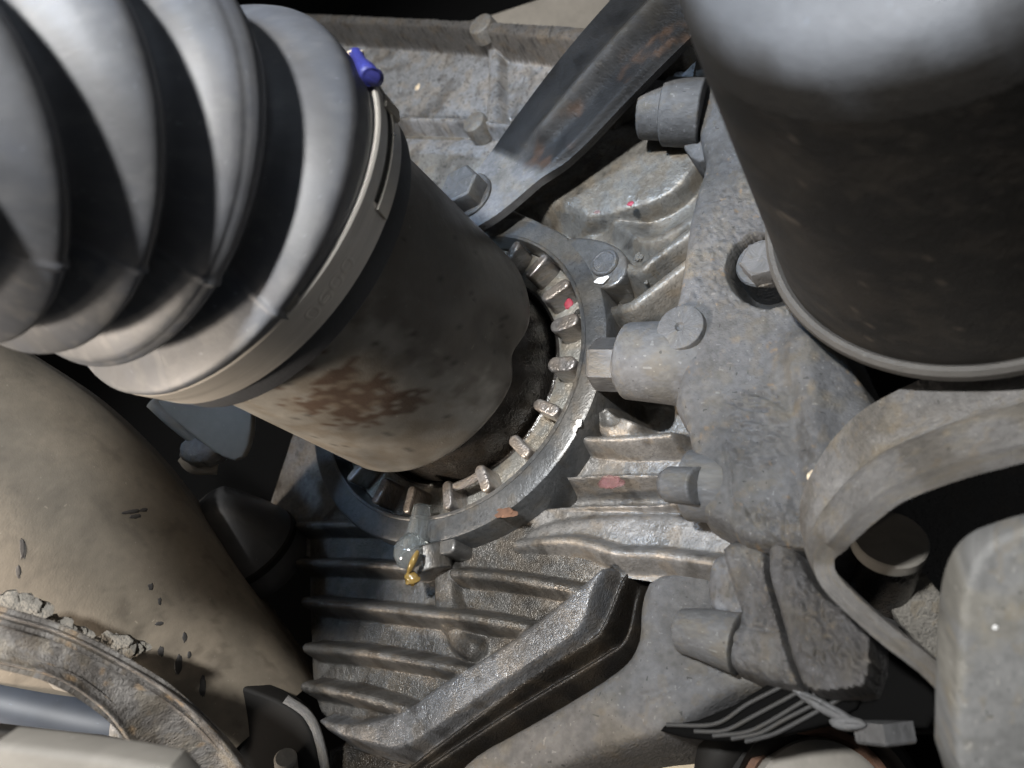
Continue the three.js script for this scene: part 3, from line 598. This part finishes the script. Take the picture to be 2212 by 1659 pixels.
{ // steel tube of the inner joint
  const t = thing('joint_housing', 'worn grey steel joint housing with a brown rust patch, entering the toothed ring', 'drive joint');
  const [nu_, nv_] = UA(1128, 768, 7.4), th0 = Math.atan2(nv_, nu_), wrap = (x) => Math.atan2(Math.sin(x), Math.cos(x));
  const prof = [[3.5, 33], [6.0, 36.2], [7.4, 37.6], [8.0, 38.6], [9.2, 39]]; for (let s = 11; s <= 78; s += 1.5) prof.push([s, 39]);
  const rs = UA(880, 790, 0);
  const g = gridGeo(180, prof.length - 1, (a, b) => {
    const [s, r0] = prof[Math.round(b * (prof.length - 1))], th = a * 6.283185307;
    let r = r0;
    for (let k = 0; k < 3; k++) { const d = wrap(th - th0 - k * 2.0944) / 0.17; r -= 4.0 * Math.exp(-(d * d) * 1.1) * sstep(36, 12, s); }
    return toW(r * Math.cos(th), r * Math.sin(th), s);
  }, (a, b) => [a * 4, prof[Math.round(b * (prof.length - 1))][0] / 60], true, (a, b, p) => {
    const s = prof[Math.round(b * (prof.length - 1))][0], th = a * 6.283185, n = fbm(th * 8 + 20, s / 5 + 20, 4, 0, 71), m = fbm(th * 22 + 20, s / 1.8 + 20, 3, 0, 72);
    let c = mix3([1.0, 1.0, 0.98], [0.88, 0.83, 0.76], sstep(0.45, 0.65, n));
    // rust patch with a ragged edge
    const q = p.clone(), px = 1106 + F * q.x / (D - q.z), py = 829.5 - F * q.y / (D - q.z);
    const onS = s, rustC = [50, th0 - 0.93], ds = (onS - rustC[0]) / 13, dt = wrap(th - rustC[1]) / 0.3, e = ds * ds + dt * dt + (m - 0.5) * 2.6 + (n - 0.5) * 1.4;
    const rust = sstep(0.95, 0.55, e);
    c = mix3(c, mix3([0.4, 0.27, 0.21], [0.8, 0.68, 0.56], sstep(0.5, 0.66, m)), rust * 0.9);
    const e2 = ((onS - 36) / 5) ** 2 + (wrap(th - th0 + 0.72) / 0.1) ** 2 + (m - 0.5) * 4;
    c = mix3(c, [0.3, 0.2, 0.15], sstep(0.9, 0.6, e2) * 0.8);
    const bootShade = sstep(-0.62, -0.3, wrap(th - th0) + (n - 0.5) * 0.5 + (m - 0.5) * 0.12) * sstep(2.6, 2.2, wrap(th - th0));  // shade of the boot painted into the tube colour, upper right side
    c = mix3(c, [0.42, 0.4, 0.38], bootShade);
    const sp = noise2(th * 60, s * 1.4, 0, 75); if (sp > 0.93) c = c.map((x) => x * 0.5);
    return c;
  });
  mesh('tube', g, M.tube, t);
}
// ================= rubber boot and its clamp =================
const bendK = 0.0118, bendPhi = 4.4908, S0 = 80;
const b1 = AX.clone().cross(V(0, 1, 0)).normalize(), b2 = b1.clone().cross(AX), bDir = b1.clone().multiplyScalar(Math.cos(bendPhi)).addScaledVector(b2, Math.sin(bendPhi)), bSide = AX.clone().cross(bDir);
function bootAt(s) {
  if (s <= S0) return [OO.clone().addScaledVector(AX, s), bDir.clone()];
  const R = 1 / bendK, q = (s - S0) * bendK, c = OO.clone().addScaledVector(AX, S0 + R * Math.sin(q)).addScaledVector(bDir, R * (1 - Math.cos(q)));
  return [c, bDir.clone().multiplyScalar(Math.cos(q)).addScaledVector(AX, -Math.sin(q))];
}
{
  const t = thing('axle_boot', 'ribbed black rubber axle boot with dusty folds and a clamped end', 'axle boot');
  const cp = [[83, 44.2], [84.2, 45.2], [85.6, 45.8], [88, 46.2], [90.6, 46.6], [92.4, 46.3], [94.2, 45], [96.4, 42.6], [98.6, 39.4], [100.4, 36.6], [102, 35.2], [103.8, 35.4], [105.6, 37.4], [107.6, 40], [109.6, 41.6], [111.6, 42.3], [113.2, 42.2], [114.6, 41.8], [116, 41.5], [117.4, 40.6], [119.4, 38.4], [121.4, 35.2], [123, 32.8], [124.6, 31.8], [126.2, 32.6], [128, 35.2], [130, 37.8], [132, 39], [134, 39.1], [136, 38], [138.4, 35.6], [140.6, 32.4], [142.4, 29.8], [144, 28.8], [145.6, 30], [147.4, 32.6], [149.2, 34.3], [151, 34.7], [153, 33.8], [155.4, 31.2], [157.6, 27.4], [159.6, 24.6], [161.6, 23.6], [164, 25], [167, 26], [170, 24.6], [173, 21.6], [176, 20], [180, 20.5], [184, 19.5], [188, 17], [196, 15]];
  const prof = dense(cp.map((p) => V(p[0], p[1], 0)), 330).map((p) => [p.x, p.y]);
  const seam = -1.0;
  const pt = (s, r, th) => { const [c, e] = bootAt(s); return c.addScaledVector(e, r * Math.cos(th)).addScaledVector(bSide, r * Math.sin(th)); };
  const wr = (x) => Math.atan2(Math.sin(x), Math.cos(x));
  const SEAM = (() => { const q = bootAt(133); let best = 1e9, bt = 0; for (let i = 0; i < 628; i++) { const p = pt(133, 39.1, i / 100), x = 1106 + F * p.x / (D - p.z), y = 829.5 - F * p.y / (D - p.z), d = Math.hypot(x - 300, y - 578); if (d < best) { best = d; bt = i / 100; } } return bt; })();
  const body = gridGeo(420, prof.length - 1, (a, b) => {
    const [s, r] = prof[Math.round(b * (prof.length - 1))], th = a * 6.283185307;
    let k = r + 0.35 * (fbm(th * 3 + 9, s / 12 + 9, 3, 0, 81) - 0.5);
    const d = wr(th - SEAM) * r; k += 0.75 * Math.exp(-(d * d) / 0.22);
    return pt(s, k, th);
  }, (a, b) => [a * 5, prof[Math.round(b * (prof.length - 1))][0] / 60], true, (a, b, p) => {
    const [s, r] = prof[Math.round(b * (prof.length - 1))], th = a * 6.283185, n = fbm(th * 5 + 20, s / 8 + 20, 4, 0, 82), m = fbm(th * 16 + 20, s / 2.5 + 20, 3, 0, 83), sp = noise2(th * 70, s * 1.5, 0, 84);
    let c = mix3([0.9, 0.92, 0.96], [1.02, 1.0, 0.97], sstep(0.35, 0.65, n));
    c = mix3(c, [1.7, 1.6, 1.45], sstep(0.5, 0.75, m) * 0.55);
    const fl = noise2(th * 110, s * 2.2, 0, 86); if (fl > 0.965) c = c.map((x) => x * 1.9);
    if (wr(th - SEAM) * 1 > 0) c = mix3(c, [0.8, 0.72, 0.66], 0.6);
    return sp > 0.985 ? c.map((x) => x * 1.4) : c;
  });
  mesh('bellows', body, M.rubber, t);
  mesh('collar', lathe(OO, AX, [[68.3, 39.2], [68.3, 42.6], [68.8, 43.2], [73.6, 43.4], [74.2, 43.2], [76, 42.6], [84.5, 44.2]], 160, 0.5), M.collar, t);
  const onA = (px, py, s, r, w, h, rot) => { let best = 1e9, bt = 0; for (let i = 0; i < 6283; i++) { const p = pt(s, r, i / 1000), x = 1106 + F * p.x / (D - p.z), y = 829.5 - F * p.y / (D - p.z), d = Math.hypot(x - px, y - py); if (d < best && p.z > 20) { best = d; bt = i / 1000; } } return bt; };
  for (const [x, y, s, r, st] of [[605, 632, 88.5, 46.3, [1.1, 2.2]], [592, 655, 88, 46.2, [0.9, 1.6]], [618, 640, 87, 46.1, [1.6, 0.6]]]) { const th = onA(x, y, s, r), p = pt(s, r + 0.05, th), n = p.clone().sub(bootAt(s)[0]).normalize(); mesh('paint_tick', blob(p, 0.9, n, 0.12, 0.4, x % 5, st), M.plate, t); }
}
{
  const t = thing('boot_clamp', 'bright steel band clamp around the end of the rubber boot', 'clamp');
  const cv = document.createElement('canvas'); cv.width = 2048; cv.height = 128; const cx = cv.getContext('2d');
  cx.fillStyle = '#808080'; cx.fillRect(0, 0, 2048, 128); cx.font = '52px sans-serif'; cx.strokeStyle = '#d8d8d8'; cx.fillStyle = '#d8d8d8';
  const th = (px, py) => { const [u, v] = UA(px, py, 80); return (Math.atan2(v, u) / 6.283185 + 1) % 1; };
  cx.fillText('00', th(745, 590) * 2048 - 30, 86); cx.fillText('06', th(690, 660) * 2048 - 30, 86);
  const bt = new THREE.CanvasTexture(cv); bt.wrapS = THREE.RepeatWrapping; bt.magFilter = THREE.LinearFilter;
  const bandMat = mat({ color: new THREE.Color(0.72, 0.715, 0.7), map: smoothDust, roughnessMap: roughMap, roughness: 0.5, metalness: 0.35, bumpMap: bt, bumpScale: 0.0003 });
  const g = lathe(OO, AX, [[74.3, 43.0], [74.3, 44.2], [74.7, 44.7], [79, 45.6], [83.6, 46.6], [84.2, 46.4], [84.2, 44.5]], 200, 0.5);
  const p = g.attributes.position, uv = g.attributes.uv;
  const idxFix = []; for (let i = 0; i < p.count; i++) { const q = V(p.getX(i), p.getY(i), p.getZ(i)), [u, v] = uvOf(q), s = q.clone().sub(OO).dot(AX); idxFix.push([((Math.atan2(v, u) / 6.283185) + 1) % 1, (s - 74) / 10.5]); }
  for (let i = 0; i < p.count; i += 3) { const x = [0, 1, 2].map((k) => idxFix[i + k][0]); const w = Math.max(...x) - Math.min(...x) > 0.5; for (let k = 0; k < 3; k++) uv.setXY(i + k, w && x[k] < 0.5 ? x[k] + 1 : x[k], idxFix[i + k][1]); }
  mesh('band', g, bandMat, t);
  // overlapping upper strip with a slot below it
  const a0 = th(826, 215) * 6.283185, a1 = th(812, 440) * 6.283185, span = Math.atan2(Math.sin(a1 - a0), Math.cos(a1 - a0));
  const strip = (s0, s1, q0, q1, lift) => shell(40, 3, (a, b) => { const s = lerp(s0, s1, b), q = a0 + lerp(q0, q1, a) * span, r = lerp(44.75, 46.6, (s - 74.7) / 9) + lift; return toW(r * Math.cos(q), r * Math.sin(q), s); }, 0.5);
  mesh('overlap_strip', strip(75.2, 78.8, -0.5, 1.02, 0.62), M.steel, t);
  mesh('slot', strip(79.0, 80.2, 0.05, 0.98, 0.12), M.black, t);
  const ear = mesh('ear', sweep([A(768, 122, 86), A(784, 146, 87), A(800, 166, 87), A(812, 168, 85)], (q) => 2.0 - 0.3 * Math.sin(q * 9), 24, 16), M.blue, t);
  ear.userData.label = 'blue painted clamp ear';
  mesh('ear_tip', blob(A(765, 119, 86.5), 2.1, V(-0.3, 0.9, 0.3).normalize(), 0.6, 0.25, 3), M.crumb, t);
  mesh('hook', shell(10, 3, (a, b) => { const s = lerp(75, 80, b), q = a0 + lerp(-0.02, 0.16, a) * span, r = 46.4 + 0.4 * b; return toW(r * Math.cos(q), r * Math.sin(q), s + a * 1.2); }, 0.9), M.steel, t);
}
// ================= strut and fasteners =================
{
  const t = thing('strut', 'black flat steel strut with a raised rib and rust, running up right from its bolt', 'strut');
  const L = [[962, 408, 4], [1000, 392, 4], [1042, 352, 4], [1110, 258, 8], [1196, 144, 15], [1260, 66, 20], [1330, -14, 26], [1400, -100, 31]];
  const R = [[1030, 490, 4], [1075, 462, 4], [1150, 400, 4], [1246, 318, 7], [1350, 210, 13], [1440, 118, 19], [1530, 30, 25], [1640, -80, 31]];
  const rows = [0, 1].map((k) => (k ? R : L).map((p) => A(...p)));
  const cl = new THREE.CatmullRomCurve3(rows[0]), cr = new THREE.CatmullRomCurve3(rows[1]);
  const fn = (a, b) => { const p = cl.getPoint(b), q = cr.getPoint(b), m = p.lerp(q, a), rb = Math.exp(-(((a - 0.52) / 0.11) ** 2)) * sstep(0.36, 0.43, b), lip = sstep(0.9, 1, a) * 1.6 * sstep(0.3, 0.4, b); return m.addScaledVector(AX, rb * 3.6 - lip); };
  mesh('plate', shell(40, 80, fn, 3.0, (a, b) => [a * 0.5, b * 1.8], (a, b) => {
    const n = fbm(a * 6 + 10, b * 14 + 10, 4, 0, 91), m = fbm(a * 20 + 10, b * 50 + 10, 3, 0, 92), dark = sstep(0.30 + 0.05 * (1 - a), 0.36, b + (1 - a) * 0.02);
    let c = mix3([1.25, 1.25, 1.25], [0.075, 0.072, 0.07], dark);
    const rib = Math.exp(-(((a - 0.5) / 0.12) ** 2)) * dark; c = mix3(c, [0.6, 0.58, 0.55], rib * 0.7);
    const rust = sstep(0.5, 0.66, n) * dark * sstep(0.5, 0.65, a); return mix3(c, [0.55, 0.3, 0.16], rust * 0.7).map((x) => x * (0.8 + 0.4 * m));
  }), M.strut, t);
}
{
  const b = thing('hex_bolt', 'dark hexagon bolt head at the lower end of the strut', 'bolt', 'hexagon bolts'); const c = A(1012, 420, 5.2);
  mesh('washer', lathe(A(1014, 424, 4.1), AX, [[-2.5, 8.6], [0.6, 8.6], [1.1, 8.1], [1.1, 0]], 48), M.bolt, b);
  mesh('head', hexHead(c, AX, 7.6, 6.5, 0.35), M.bolt, b);
}
{
  const b = thing('hex_bolt', 'dusty hexagon bolt head sunk in the round recess of the bearing cover', 'bolt', 'hexagon bolts');
  mesh('washer', lathe(A(1652, 576, -4), AX, [[-9, 6.9], [1.8, 6.9], [2.4, 6.5], [2.4, 0]], 48), M.coverPlain, b);
  mesh('head', hexHead(A(1655, 578, -2), AX, 5.6, 5.4, 0.2), M.coverPlain, b);
}
{
  const b = thing('drain_plug', 'grey hexagon plug screwed into the left side of the bearing cover boss', 'plug');
  const d = A(1356, 792, -3).sub(A(1440, 790, -3)).normalize(), n = d.clone().addScaledVector(AX, 0.1).normalize();
  mesh('washer', lathe(A(1350, 788, -4), n, [[-3, 7.8], [0.8, 7.8], [1.2, 7.4], [1.2, 0]], 48), M.bolt, b);
  mesh('head', hexHead(A(1341, 788, -3.8), n, 7.4, 8, 0.55), M.bolt, b);
}
{
  const b = thing('stud_boss', 'round grey boss standing out left at the top of the bearing cover', 'boss');
  mesh('cylinder', sweep([A(1500, 240, -2), A(1440, 240, 0), A(1388, 238, 2)], (q) => (q > 0.97 ? 8.2 : 8.8 - (q < 0.5 ? 0 : 0.2)), 30, 40), M.coverPlain, b);
  mesh('collar', sweep([A(1520, 245, -3), A(1470, 243, -1), A(1440, 242, 0)], 10, 16, 40), M.coverPlain, b);
  mesh('foot', plateA([[1440, 170], [1530, 160], [1540, 340], [1500, 350], [1470, 310]], -4, 14, 1, 1), M.coverPlain, b);
}
single('loom_sleeve', sweep([A(1490, 120, 8), A(1452, 140, 6), A(1420, 168, 2), A(1385, 205, -4), A(1340, 262, -10), A(1310, 300, -12)], (q, a) => 3.0 + 0.5 * Math.sin(q * 30 + a * 12), 60, 16), M.fabric, 'crumpled brown-grey cable sleeve between the strut and the round boss', 'cable sleeve');
// ================= big cup on the right =================
{
  const t = thing('axle_flange_cup', 'large out-of-focus black cup with a pale blue lit end face, upper right', 'cup');
  const far = P(2088, 432, 78), n = AX, H = 86;
  const col = (a, b, p) => { const q = fbm(p.x / 9 + 30, p.y / 9 + p.z / 7 + 30, 4, 0, 95), sp = noise2(p.x / 2.2 + 70, p.y / 2.2 + p.z / 3 + 70, 0, 96); const c = mix3([0.2, 0.19, 0.18], [0.4, 0.36, 0.32], sstep(0.45, 0.7, q)); const d = fbm(p.x / 2.5 + 90, p.y / 2.5 + p.z / 2.5 + 90, 3, 0, 98); return sp > 0.95 ? [1.2, 1.05, 0.9] : mix3(c, [0.9, 0.82, 0.72], sstep(0.6, 0.78, d) * 0.35); };
  mesh('body', lathe(far, n, Array.from({ length: 60 }, (_, i) => [(H - 14) * i / 59, lerp(39.7, 35.8, i / 59)]), 200, 0.5, col), M.cup, t);
  const fl = mesh('end_face', lathe(far, n, [[H - 14, 35.8], [H - 9, 35.2], [H - 5.6, 34], [H - 3, 31.6], [H - 1.2, 28], [H, 22], [H + 0.6, 12], [H + 0.8, 0]], 128, 0, (a, b, p) => { const q = fbm(p.x / 7 + 30, p.y / 7 + p.z / 9 + 30, 4, 0, 97), w = sstep(0.14, 0.5, b + (q - 0.5) * 0.45); return mix3([0.3, 0.29, 0.28], [1.7, 1.95, 2.4], w); }), M.cup, t);  // the pale blue light on the face is painted into its colour
  mesh('rolled_rim', lathe(far, n, [[1.4, 39.4], [2.6, 40.4], [2.7, 41.4], [1.8, 42.2], [0.4, 42.4], [-1.8, 41.6], [-3.6, 39], [-4.6, 36]], 128, 0.5, () => [1.0, 1.0, 1.0]), M.cup, t);
  mesh('rust_spot', blob(far.clone().addScaledVector(n, H + 0.6).add(V(-9, 3, 0)), 2.2, n, 0.15, 0.3, 4), M.rust, t);
}
// ================= bracket, plate, bolt on the right =================
{
  const t = thing('mounting_bracket', 'grey stamped bracket bent into a loop, right edge below the black cup', 'bracket');
  const back = [[2360, 715, 74], [2212, 775, 76], [2050, 828, 77], [1900, 900, 78], [1832, 960, 80], [1790, 1025, 82], [1767, 1085, 83], [1770, 1150, 84], [1800, 1225, 93], [1900, 1325, 96], [2010, 1412, 98], [2090, 1500, 99]];
  const front = [[2360, 965, 112], [2212, 1000, 112], [2080, 1035, 111], [1960, 1080, 109], [1895, 1125, 107], [1850, 1165, 104], [1822, 1192, 101], [1802, 1212, 100], [1820, 1256, 102], [1916, 1345, 104], [2024, 1430, 105], [2104, 1516, 106]];
  const rows = [0, 0.3, 0.46, 0.54, 0.62, 0.8, 1].map((k) => back.map((p, i) => { const q = front[i], m = P(lerp(p[0], q[0], k), lerp(p[1], q[1], k), lerp(p[2], q[2], k)); return m.add(V(0.3, -1, 0).multiplyScalar((k > 0.44 && k < 0.56 ? 1.3 : 0) * Math.min(1, Math.max(0, 7 - i) / 3))); }));
  mesh('strap', shell(110, 30, rowsFn(rows), 3.6, (a, b) => [a * 2.6, b * 0.7], (a, b, p) => { const q = fbm(a * 14 + 20, b * 4 + 20, 4, 0, 101); return mix3([0.95, 0.95, 0.95], [0.72, 0.68, 0.62], sstep(0.4, 0.7, q)); }), M.armGrey, t);
  mesh('web', plateZ([[1800, 1130], [1900, 1080], [2100, 1020], [2400, 960], [2400, 1560], [2100, 1560], [1900, 1340]], 62, 4, 1, 1), M.oily, t);
}
single('inner_rib', plateZ([[1900, 1262], [2036, 1236], [2046, 1440], [1996, 1404], [1930, 1330]], 74, 4, 0.8, 1), M.fabric, 'dull brown plate edge in the dark loop of the bracket, beside the pale plate', 'plate edge');
{
  const b = thing('flange_bolt', 'pale grey bolt head inside the dark loop of the bracket', 'bolt');
  const n = V(-0.12, 0.75, 0.65).normalize();
  mesh('washer', lathe(P(1922, 1168, 80), n, [[-2, 7.6], [0.6, 7.6], [1, 7.2], [1, 0]], 48), M.plate, b);
  mesh('shank', lathe(P(1926, 1200, 76), n, [[-14, 6.4], [2, 6.4], [2, 0]], 40), M.oily, b);
}
{
  const t = thing('guard_plate', 'pale grey blurred plate at the lower right edge', 'plate');
  mesh('sheet', plateZ([[2360, 1105], [2230, 1135], [2130, 1175], [2086, 1260], [2074, 1400], [2066, 1780], [2450, 1800], [2450, 1090]], 122, 8, 1.2, 2), M.sheetGrey, t);
  mesh('speck', blob(P(2150, 1355, 122), 0.4, V(0, 0, 1), 0.3, 0.3, 2), M.white, t);
}
{ // bushing at the bottom
  const t = thing('rubber_bushing', 'black rubber bushing with a rusty ring around a pale metal dome, bottom edge', 'bushing');
  const c = P(1782, 1772, 66), n = V(0.05, 0.32, 0.94).normalize();
  mesh('rubber', lathe(c, n, [[-14, 27], [-2, 26.6], [1.5, 24.5], [2, 22.6], [-1, 20.5], [-4, 20]], 96), M.black, t);
  mesh('rust_ring', lathe(c, n, [[-4, 20.6], [-1.8, 20], [-1.4, 18.4], [-3, 17]], 96), M.rust, t);
  mesh('dome', lathe(c, n, [[-3, 17.4], [0.5, 17], [2.4, 15], [3.6, 10], [4, 0]], 96), M.plate, t);
  mesh('lip', sweep([P(1545, 1680, 60), P(1560, 1615, 60), P(1600, 1590, 58), P(1680, 1585, 55), P(1760, 1588, 52)], 5.2, 40, 18), M.black, t);
}
// ================= lower left: pipe, arm, hose, studs =================
{
  const t = thing('crossmember_tube', 'broad beige steel tube with black chips, lower left under the boot', 'tube');
  const edge = [[-160, 640, 34], [-60, 690, 32], [60, 768, 30], [200, 862, 25], [320, 975, 20], [420, 1100, 14], [505, 1225, 8], [590, 1345, 2], [680, 1470, -4]];
  const off = [[26, 6, -26], [8, 0, -12], [0, 0, 0], [-36, 30, 13], [-100, 84, 24], [-190, 165, 31], [-300, 280, 33], [-430, 420, 28], [-560, 560, 14]];
  const rows = off.map((q) => edge.map((p) => P(p[0] + q[0], p[1] + q[1], p[2] + q[2])));
  const spots = []; for (let i = 0; i < 26; i++) spots.push([rnd(), rnd(), 0.003 + rnd() * 0.006]);
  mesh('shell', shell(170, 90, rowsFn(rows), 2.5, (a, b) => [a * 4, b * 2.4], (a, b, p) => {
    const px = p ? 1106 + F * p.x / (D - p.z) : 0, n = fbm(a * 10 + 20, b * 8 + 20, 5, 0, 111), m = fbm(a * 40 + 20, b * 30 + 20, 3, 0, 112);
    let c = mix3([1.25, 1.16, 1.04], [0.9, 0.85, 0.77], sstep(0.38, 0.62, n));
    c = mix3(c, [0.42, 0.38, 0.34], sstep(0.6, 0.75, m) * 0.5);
    return mix3(c, [0.46, 0.455, 0.44], sstep(0.86, 0.5, a + (b - 0.5) * 0.25 + (n - 0.5) * 0.5) * 0.75);  // upper left painted greyer for shade, along with grime
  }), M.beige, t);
  const fn = rowsFn(rows);
  const chip = (px, py, rx, ry, sd) => { let best = 1e9, at, nn; for (let a = 0.3; a < 0.98; a += 0.01) for (let b = 0.28; b < 0.95; b += 0.015) { const p = fn(a, b), x = 1106 + F * p.x / (D - p.z), y = 829.5 - F * p.y / (D - p.z), d = Math.hypot(x - px, y - py); if (d < best) { best = d; at = p; const e = 0.01; nn = fn(a + e, b).sub(fn(a - e, b)).cross(fn(a, b + e).sub(fn(a, b - e))).normalize(); if (nn.z < 0) nn.negate(); } } mesh('chip', blob(at, 1, nn, 0.12, 0.35, sd, [rx, ry]), M.chip, t); };
  [[390, 1432, 0.9, 2.6], [433, 1480, 0.9, 2.6], [345, 1405, 0.7, 1.4], [410, 1420, 0.5, 0.9], [403, 1376, 0.6, 1.3], [325, 1268, 0.6, 0.9], [345, 1300, 0.5, 0.9], [280, 1105, 2.4, 0.5], [310, 1098, 1.5, 0.45], [300, 1118, 1.6, 0.5], [345, 1350, 1.0, 0.5], [48, 1190, 0.7, 2.4], [40, 1225, 0.6, 1.6]].forEach((q, i) => chip(...q, i + 2));
  for (const [x, y, z, r] of [[20, 1300, 66, 5], [50, 1312, 66, 4.5], [75, 1330, 65, 4], [110, 1350, 64, 4.6], [150, 1366, 62, 4], [238, 1388, 56, 4.5], [262, 1400, 55, 4.2], [285, 1392, 54, 3.2]]) mesh('weld_bead', blob(P(x, y + 6, z - 1), r * 0.75, V(0, 0.3, 0.95).normalize(), 0.24, 0.5, x % 9, [1.5, 0.8]), M.fabric, t);
}
{
  const t = thing('control_arm', 'dusty grey pressed steel arm with a flanged edge, bottom left corner', 'control arm');
  const top = [[-120, 1278, 88], [0, 1322, 86], [130, 1362, 82], [260, 1426, 77], [380, 1500, 72], [470, 1582, 66], [545, 1680, 60], [590, 1760, 56]];
  const bot = [[-120, 1400, 88], [0, 1432, 86], [120, 1464, 83], [215, 1525, 78], [275, 1595, 74], [320, 1680, 70], [340, 1740, 66], [350, 1800, 62]];
  const rows = [[-0.05, -5], [0, 0.6], [0.06, 1.2], [0.13, 0.3], [0.24, -1.6], [0.55, -2.2], [0.85, -1], [1.0, 0], [1.05, -5]].map(([k, dz]) => top.map((p, i) => P(lerp(p[0], bot[i][0], k), lerp(p[1], bot[i][1], k), lerp(p[2], bot[i][2], k) + dz)));
  mesh('web', shell(110, 50, rowsFn(rows), 2.2, (a, b) => [a * 2.2, b * 0.6], (a, b) => { const n = fbm(a * 14 + 10, b * 4 + 10, 5, 0, 121), m = fbm(a * 50 + 10, b * 14 + 10, 3, 0, 122), r = fbm(a * 30 + 40, b * 8 + 40, 3, 0, 123); let c = mix3([1.15, 1.12, 1.08], [0.66, 0.62, 0.58], sstep(0.4, 0.62, n)); c = mix3(c, [0.4, 0.36, 0.33], sstep(0.56, 0.7, m) * 0.6); return mix3(c, [1.9, 1.35, 0.8], sstep(0.68, 0.76, r) * 0.6); }), M.armGrey, t);
}
{
  const t = thing('brake_hose', 'dark blue-grey pipe below the pressed arm, bottom left', 'pipe');
  mesh('pipe', sweep([P(-80, 1500, 40), P(40, 1530, 40), P(140, 1552, 39), P(250, 1575, 38), P(330, 1590, 36)], 8.2, 40, 32), M.navy, t);
  mesh('clip', plateZ([[236, 1535], [268, 1528], [262, 1680], [225, 1680]], 56, 6, 1, 1), M.armGrey, t);
}
single('tan_bracket', plateZ([[98, 1440], [230, 1480], [220, 1504], [150, 1502], [100, 1488]], 50, 5, 1, 1), M.beige, 'small tan bracket peeping out under the pressed arm', 'bracket');
single('white_sill', plateZ([[-60, 1604], [120, 1622], [250, 1640], [400, 1668], [400, 1800], [-60, 1800]], 120, 8, 1.5, 1), M.plate, 'blurred white edge along the bottom left corner', 'sill');
single('black_rail', plateZ([[-60, 1570], [100, 1590], [240, 1604], [360, 1640], [360, 1700], [-60, 1700]], 70, 4, 1, 1), M.black, 'black rail directly above the white edge, bottom left', 'rail');
{
  const t = thing('stud_plate', 'black rounded plate with a pale threaded stud, left of the finned case', 'plate');
  mesh('disc', plateZ([[470, 1468], [520, 1480], [620, 1520], [668, 1560], [690, 1640], [700, 1760], [540, 1760], [500, 1640]], 24, 8, 1.2, 1), M.black, t);
  mesh('rim', sweep([P(615, 1512, 22), P(668, 1552, 22), P(696, 1630, 22), P(708, 1740, 22)], 1.6, 30, 12), M.armGrey, t);
  mesh('stud', lathe(P(622, 1690, 24), V(0.1, 0.8, 0.55).normalize(), [[0, 3.2], [12, 3.1], [12.6, 2.6], [12.7, 0]], 32), M.plate, t);
}
{
  const t = thing('hanger_bracket', 'grey-blue metal tab with welds under the boot clamp', 'bracket');
  mesh('tab', plateZ([[345, 840], [420, 862], [545, 872], [544, 950], [520, 1000], [470, 985], [400, 930], [340, 880]], 16, 4, 1, 1), M.plate, t);
  mesh('lip', sweep([P(330, 868, 14), P(370, 905, 14), P(420, 945, 12), P(480, 990, 10)], 2.2, 24, 12), M.plate, t);
  mesh('ball', blob(P(440, 975, 12), 5, V(0, 0, 1), 0.9, 0.15, 3, [1.4, 0.9]), M.armGrey, t);
  mesh('hook', sweep([P(398, 985, 10), P(420, 1008, 10), P(470, 1010, 8)], 2.3, 20, 12), M.beige, t);
}
{
  const t = thing('ball_joint_boot', 'small glossy black rubber gaiter in the dark gap right of the beige tube', 'rubber gaiter');
  const n = V(-0.45, 0.75, 0.5).normalize();
  mesh('gaiter', lathe(P(560, 1200, -20), n, [[-6, 15], [-2, 16.4], [2, 15.4], [6, 16], [12, 14], [20, 10.5], [26, 7.5], [28, 0]], 64, 0), M.gaiter, t);
  mesh('band', lathe(P(560, 1200, -20), n, [[2, 15.6], [2.4, 16.4], [4.4, 16.5], [5, 15.8]], 64), M.black, t);
}
// ================= grease =================
{
  const t = thing('grease_drip', 'clear glossy grease drop with an amber tip hanging below the retainer ring', 'grease drop');
  mesh('strand', sweep([A(912, 1092, -4.6), A(908, 1120, -4.2), A(902, 1150, -3.6), A(896, 1185, -3)], (q) => 2.6 + 1.1 * q, 26, 20, { flat: 0.6 }), M.grease, t);
  mesh('drop', blob(A(884, 1190, -2.4), 4.8, AX, 0.8, 0.07, 3, [1, 1.08]), M.grease, t);
  mesh('amber_streak', sweep([A(903, 1190, 0.5), A(893, 1212, 1), A(882, 1236, 0)], (q) => 0.5 + 0.5 * Math.sin(q * 3.1), 18, 14), M.amber, t);
  mesh('amber_bead', blob(A(890, 1249, -2), 2.1, AX, 0.8, 0.3, 6, [1.1, 0.9]), M.amber, t);
}
// ================= far background pieces =================
single('body_sheet', plateZ([[960, 60], [1100, 20], [1320, -60], [1420, -60], [1420, 120], [960, 120]], -150, 6, 1, 1), M.beige, 'tan body sheet in the gap above the gearbox flange, top centre', 'body sheet');
single('cream_wall', plateZ([[1440, 1585], [1640, 1575], [1640, 1900], [1380, 1900]], 50, 4, 1, 0), M.cream, 'cream wall showing through gaps at the bottom right', 'wall');
for (const g of groups) {                                       // put each group at the base of its thing
  const b = new THREE.Box3().setFromObject(g), c = b.getCenter(V(0, 0, 0)); c.y = b.min.y;
  for (const ch of g.children) ch.position.sub(c);
  g.position.copy(c);
}
renderer.render(scene, camera);
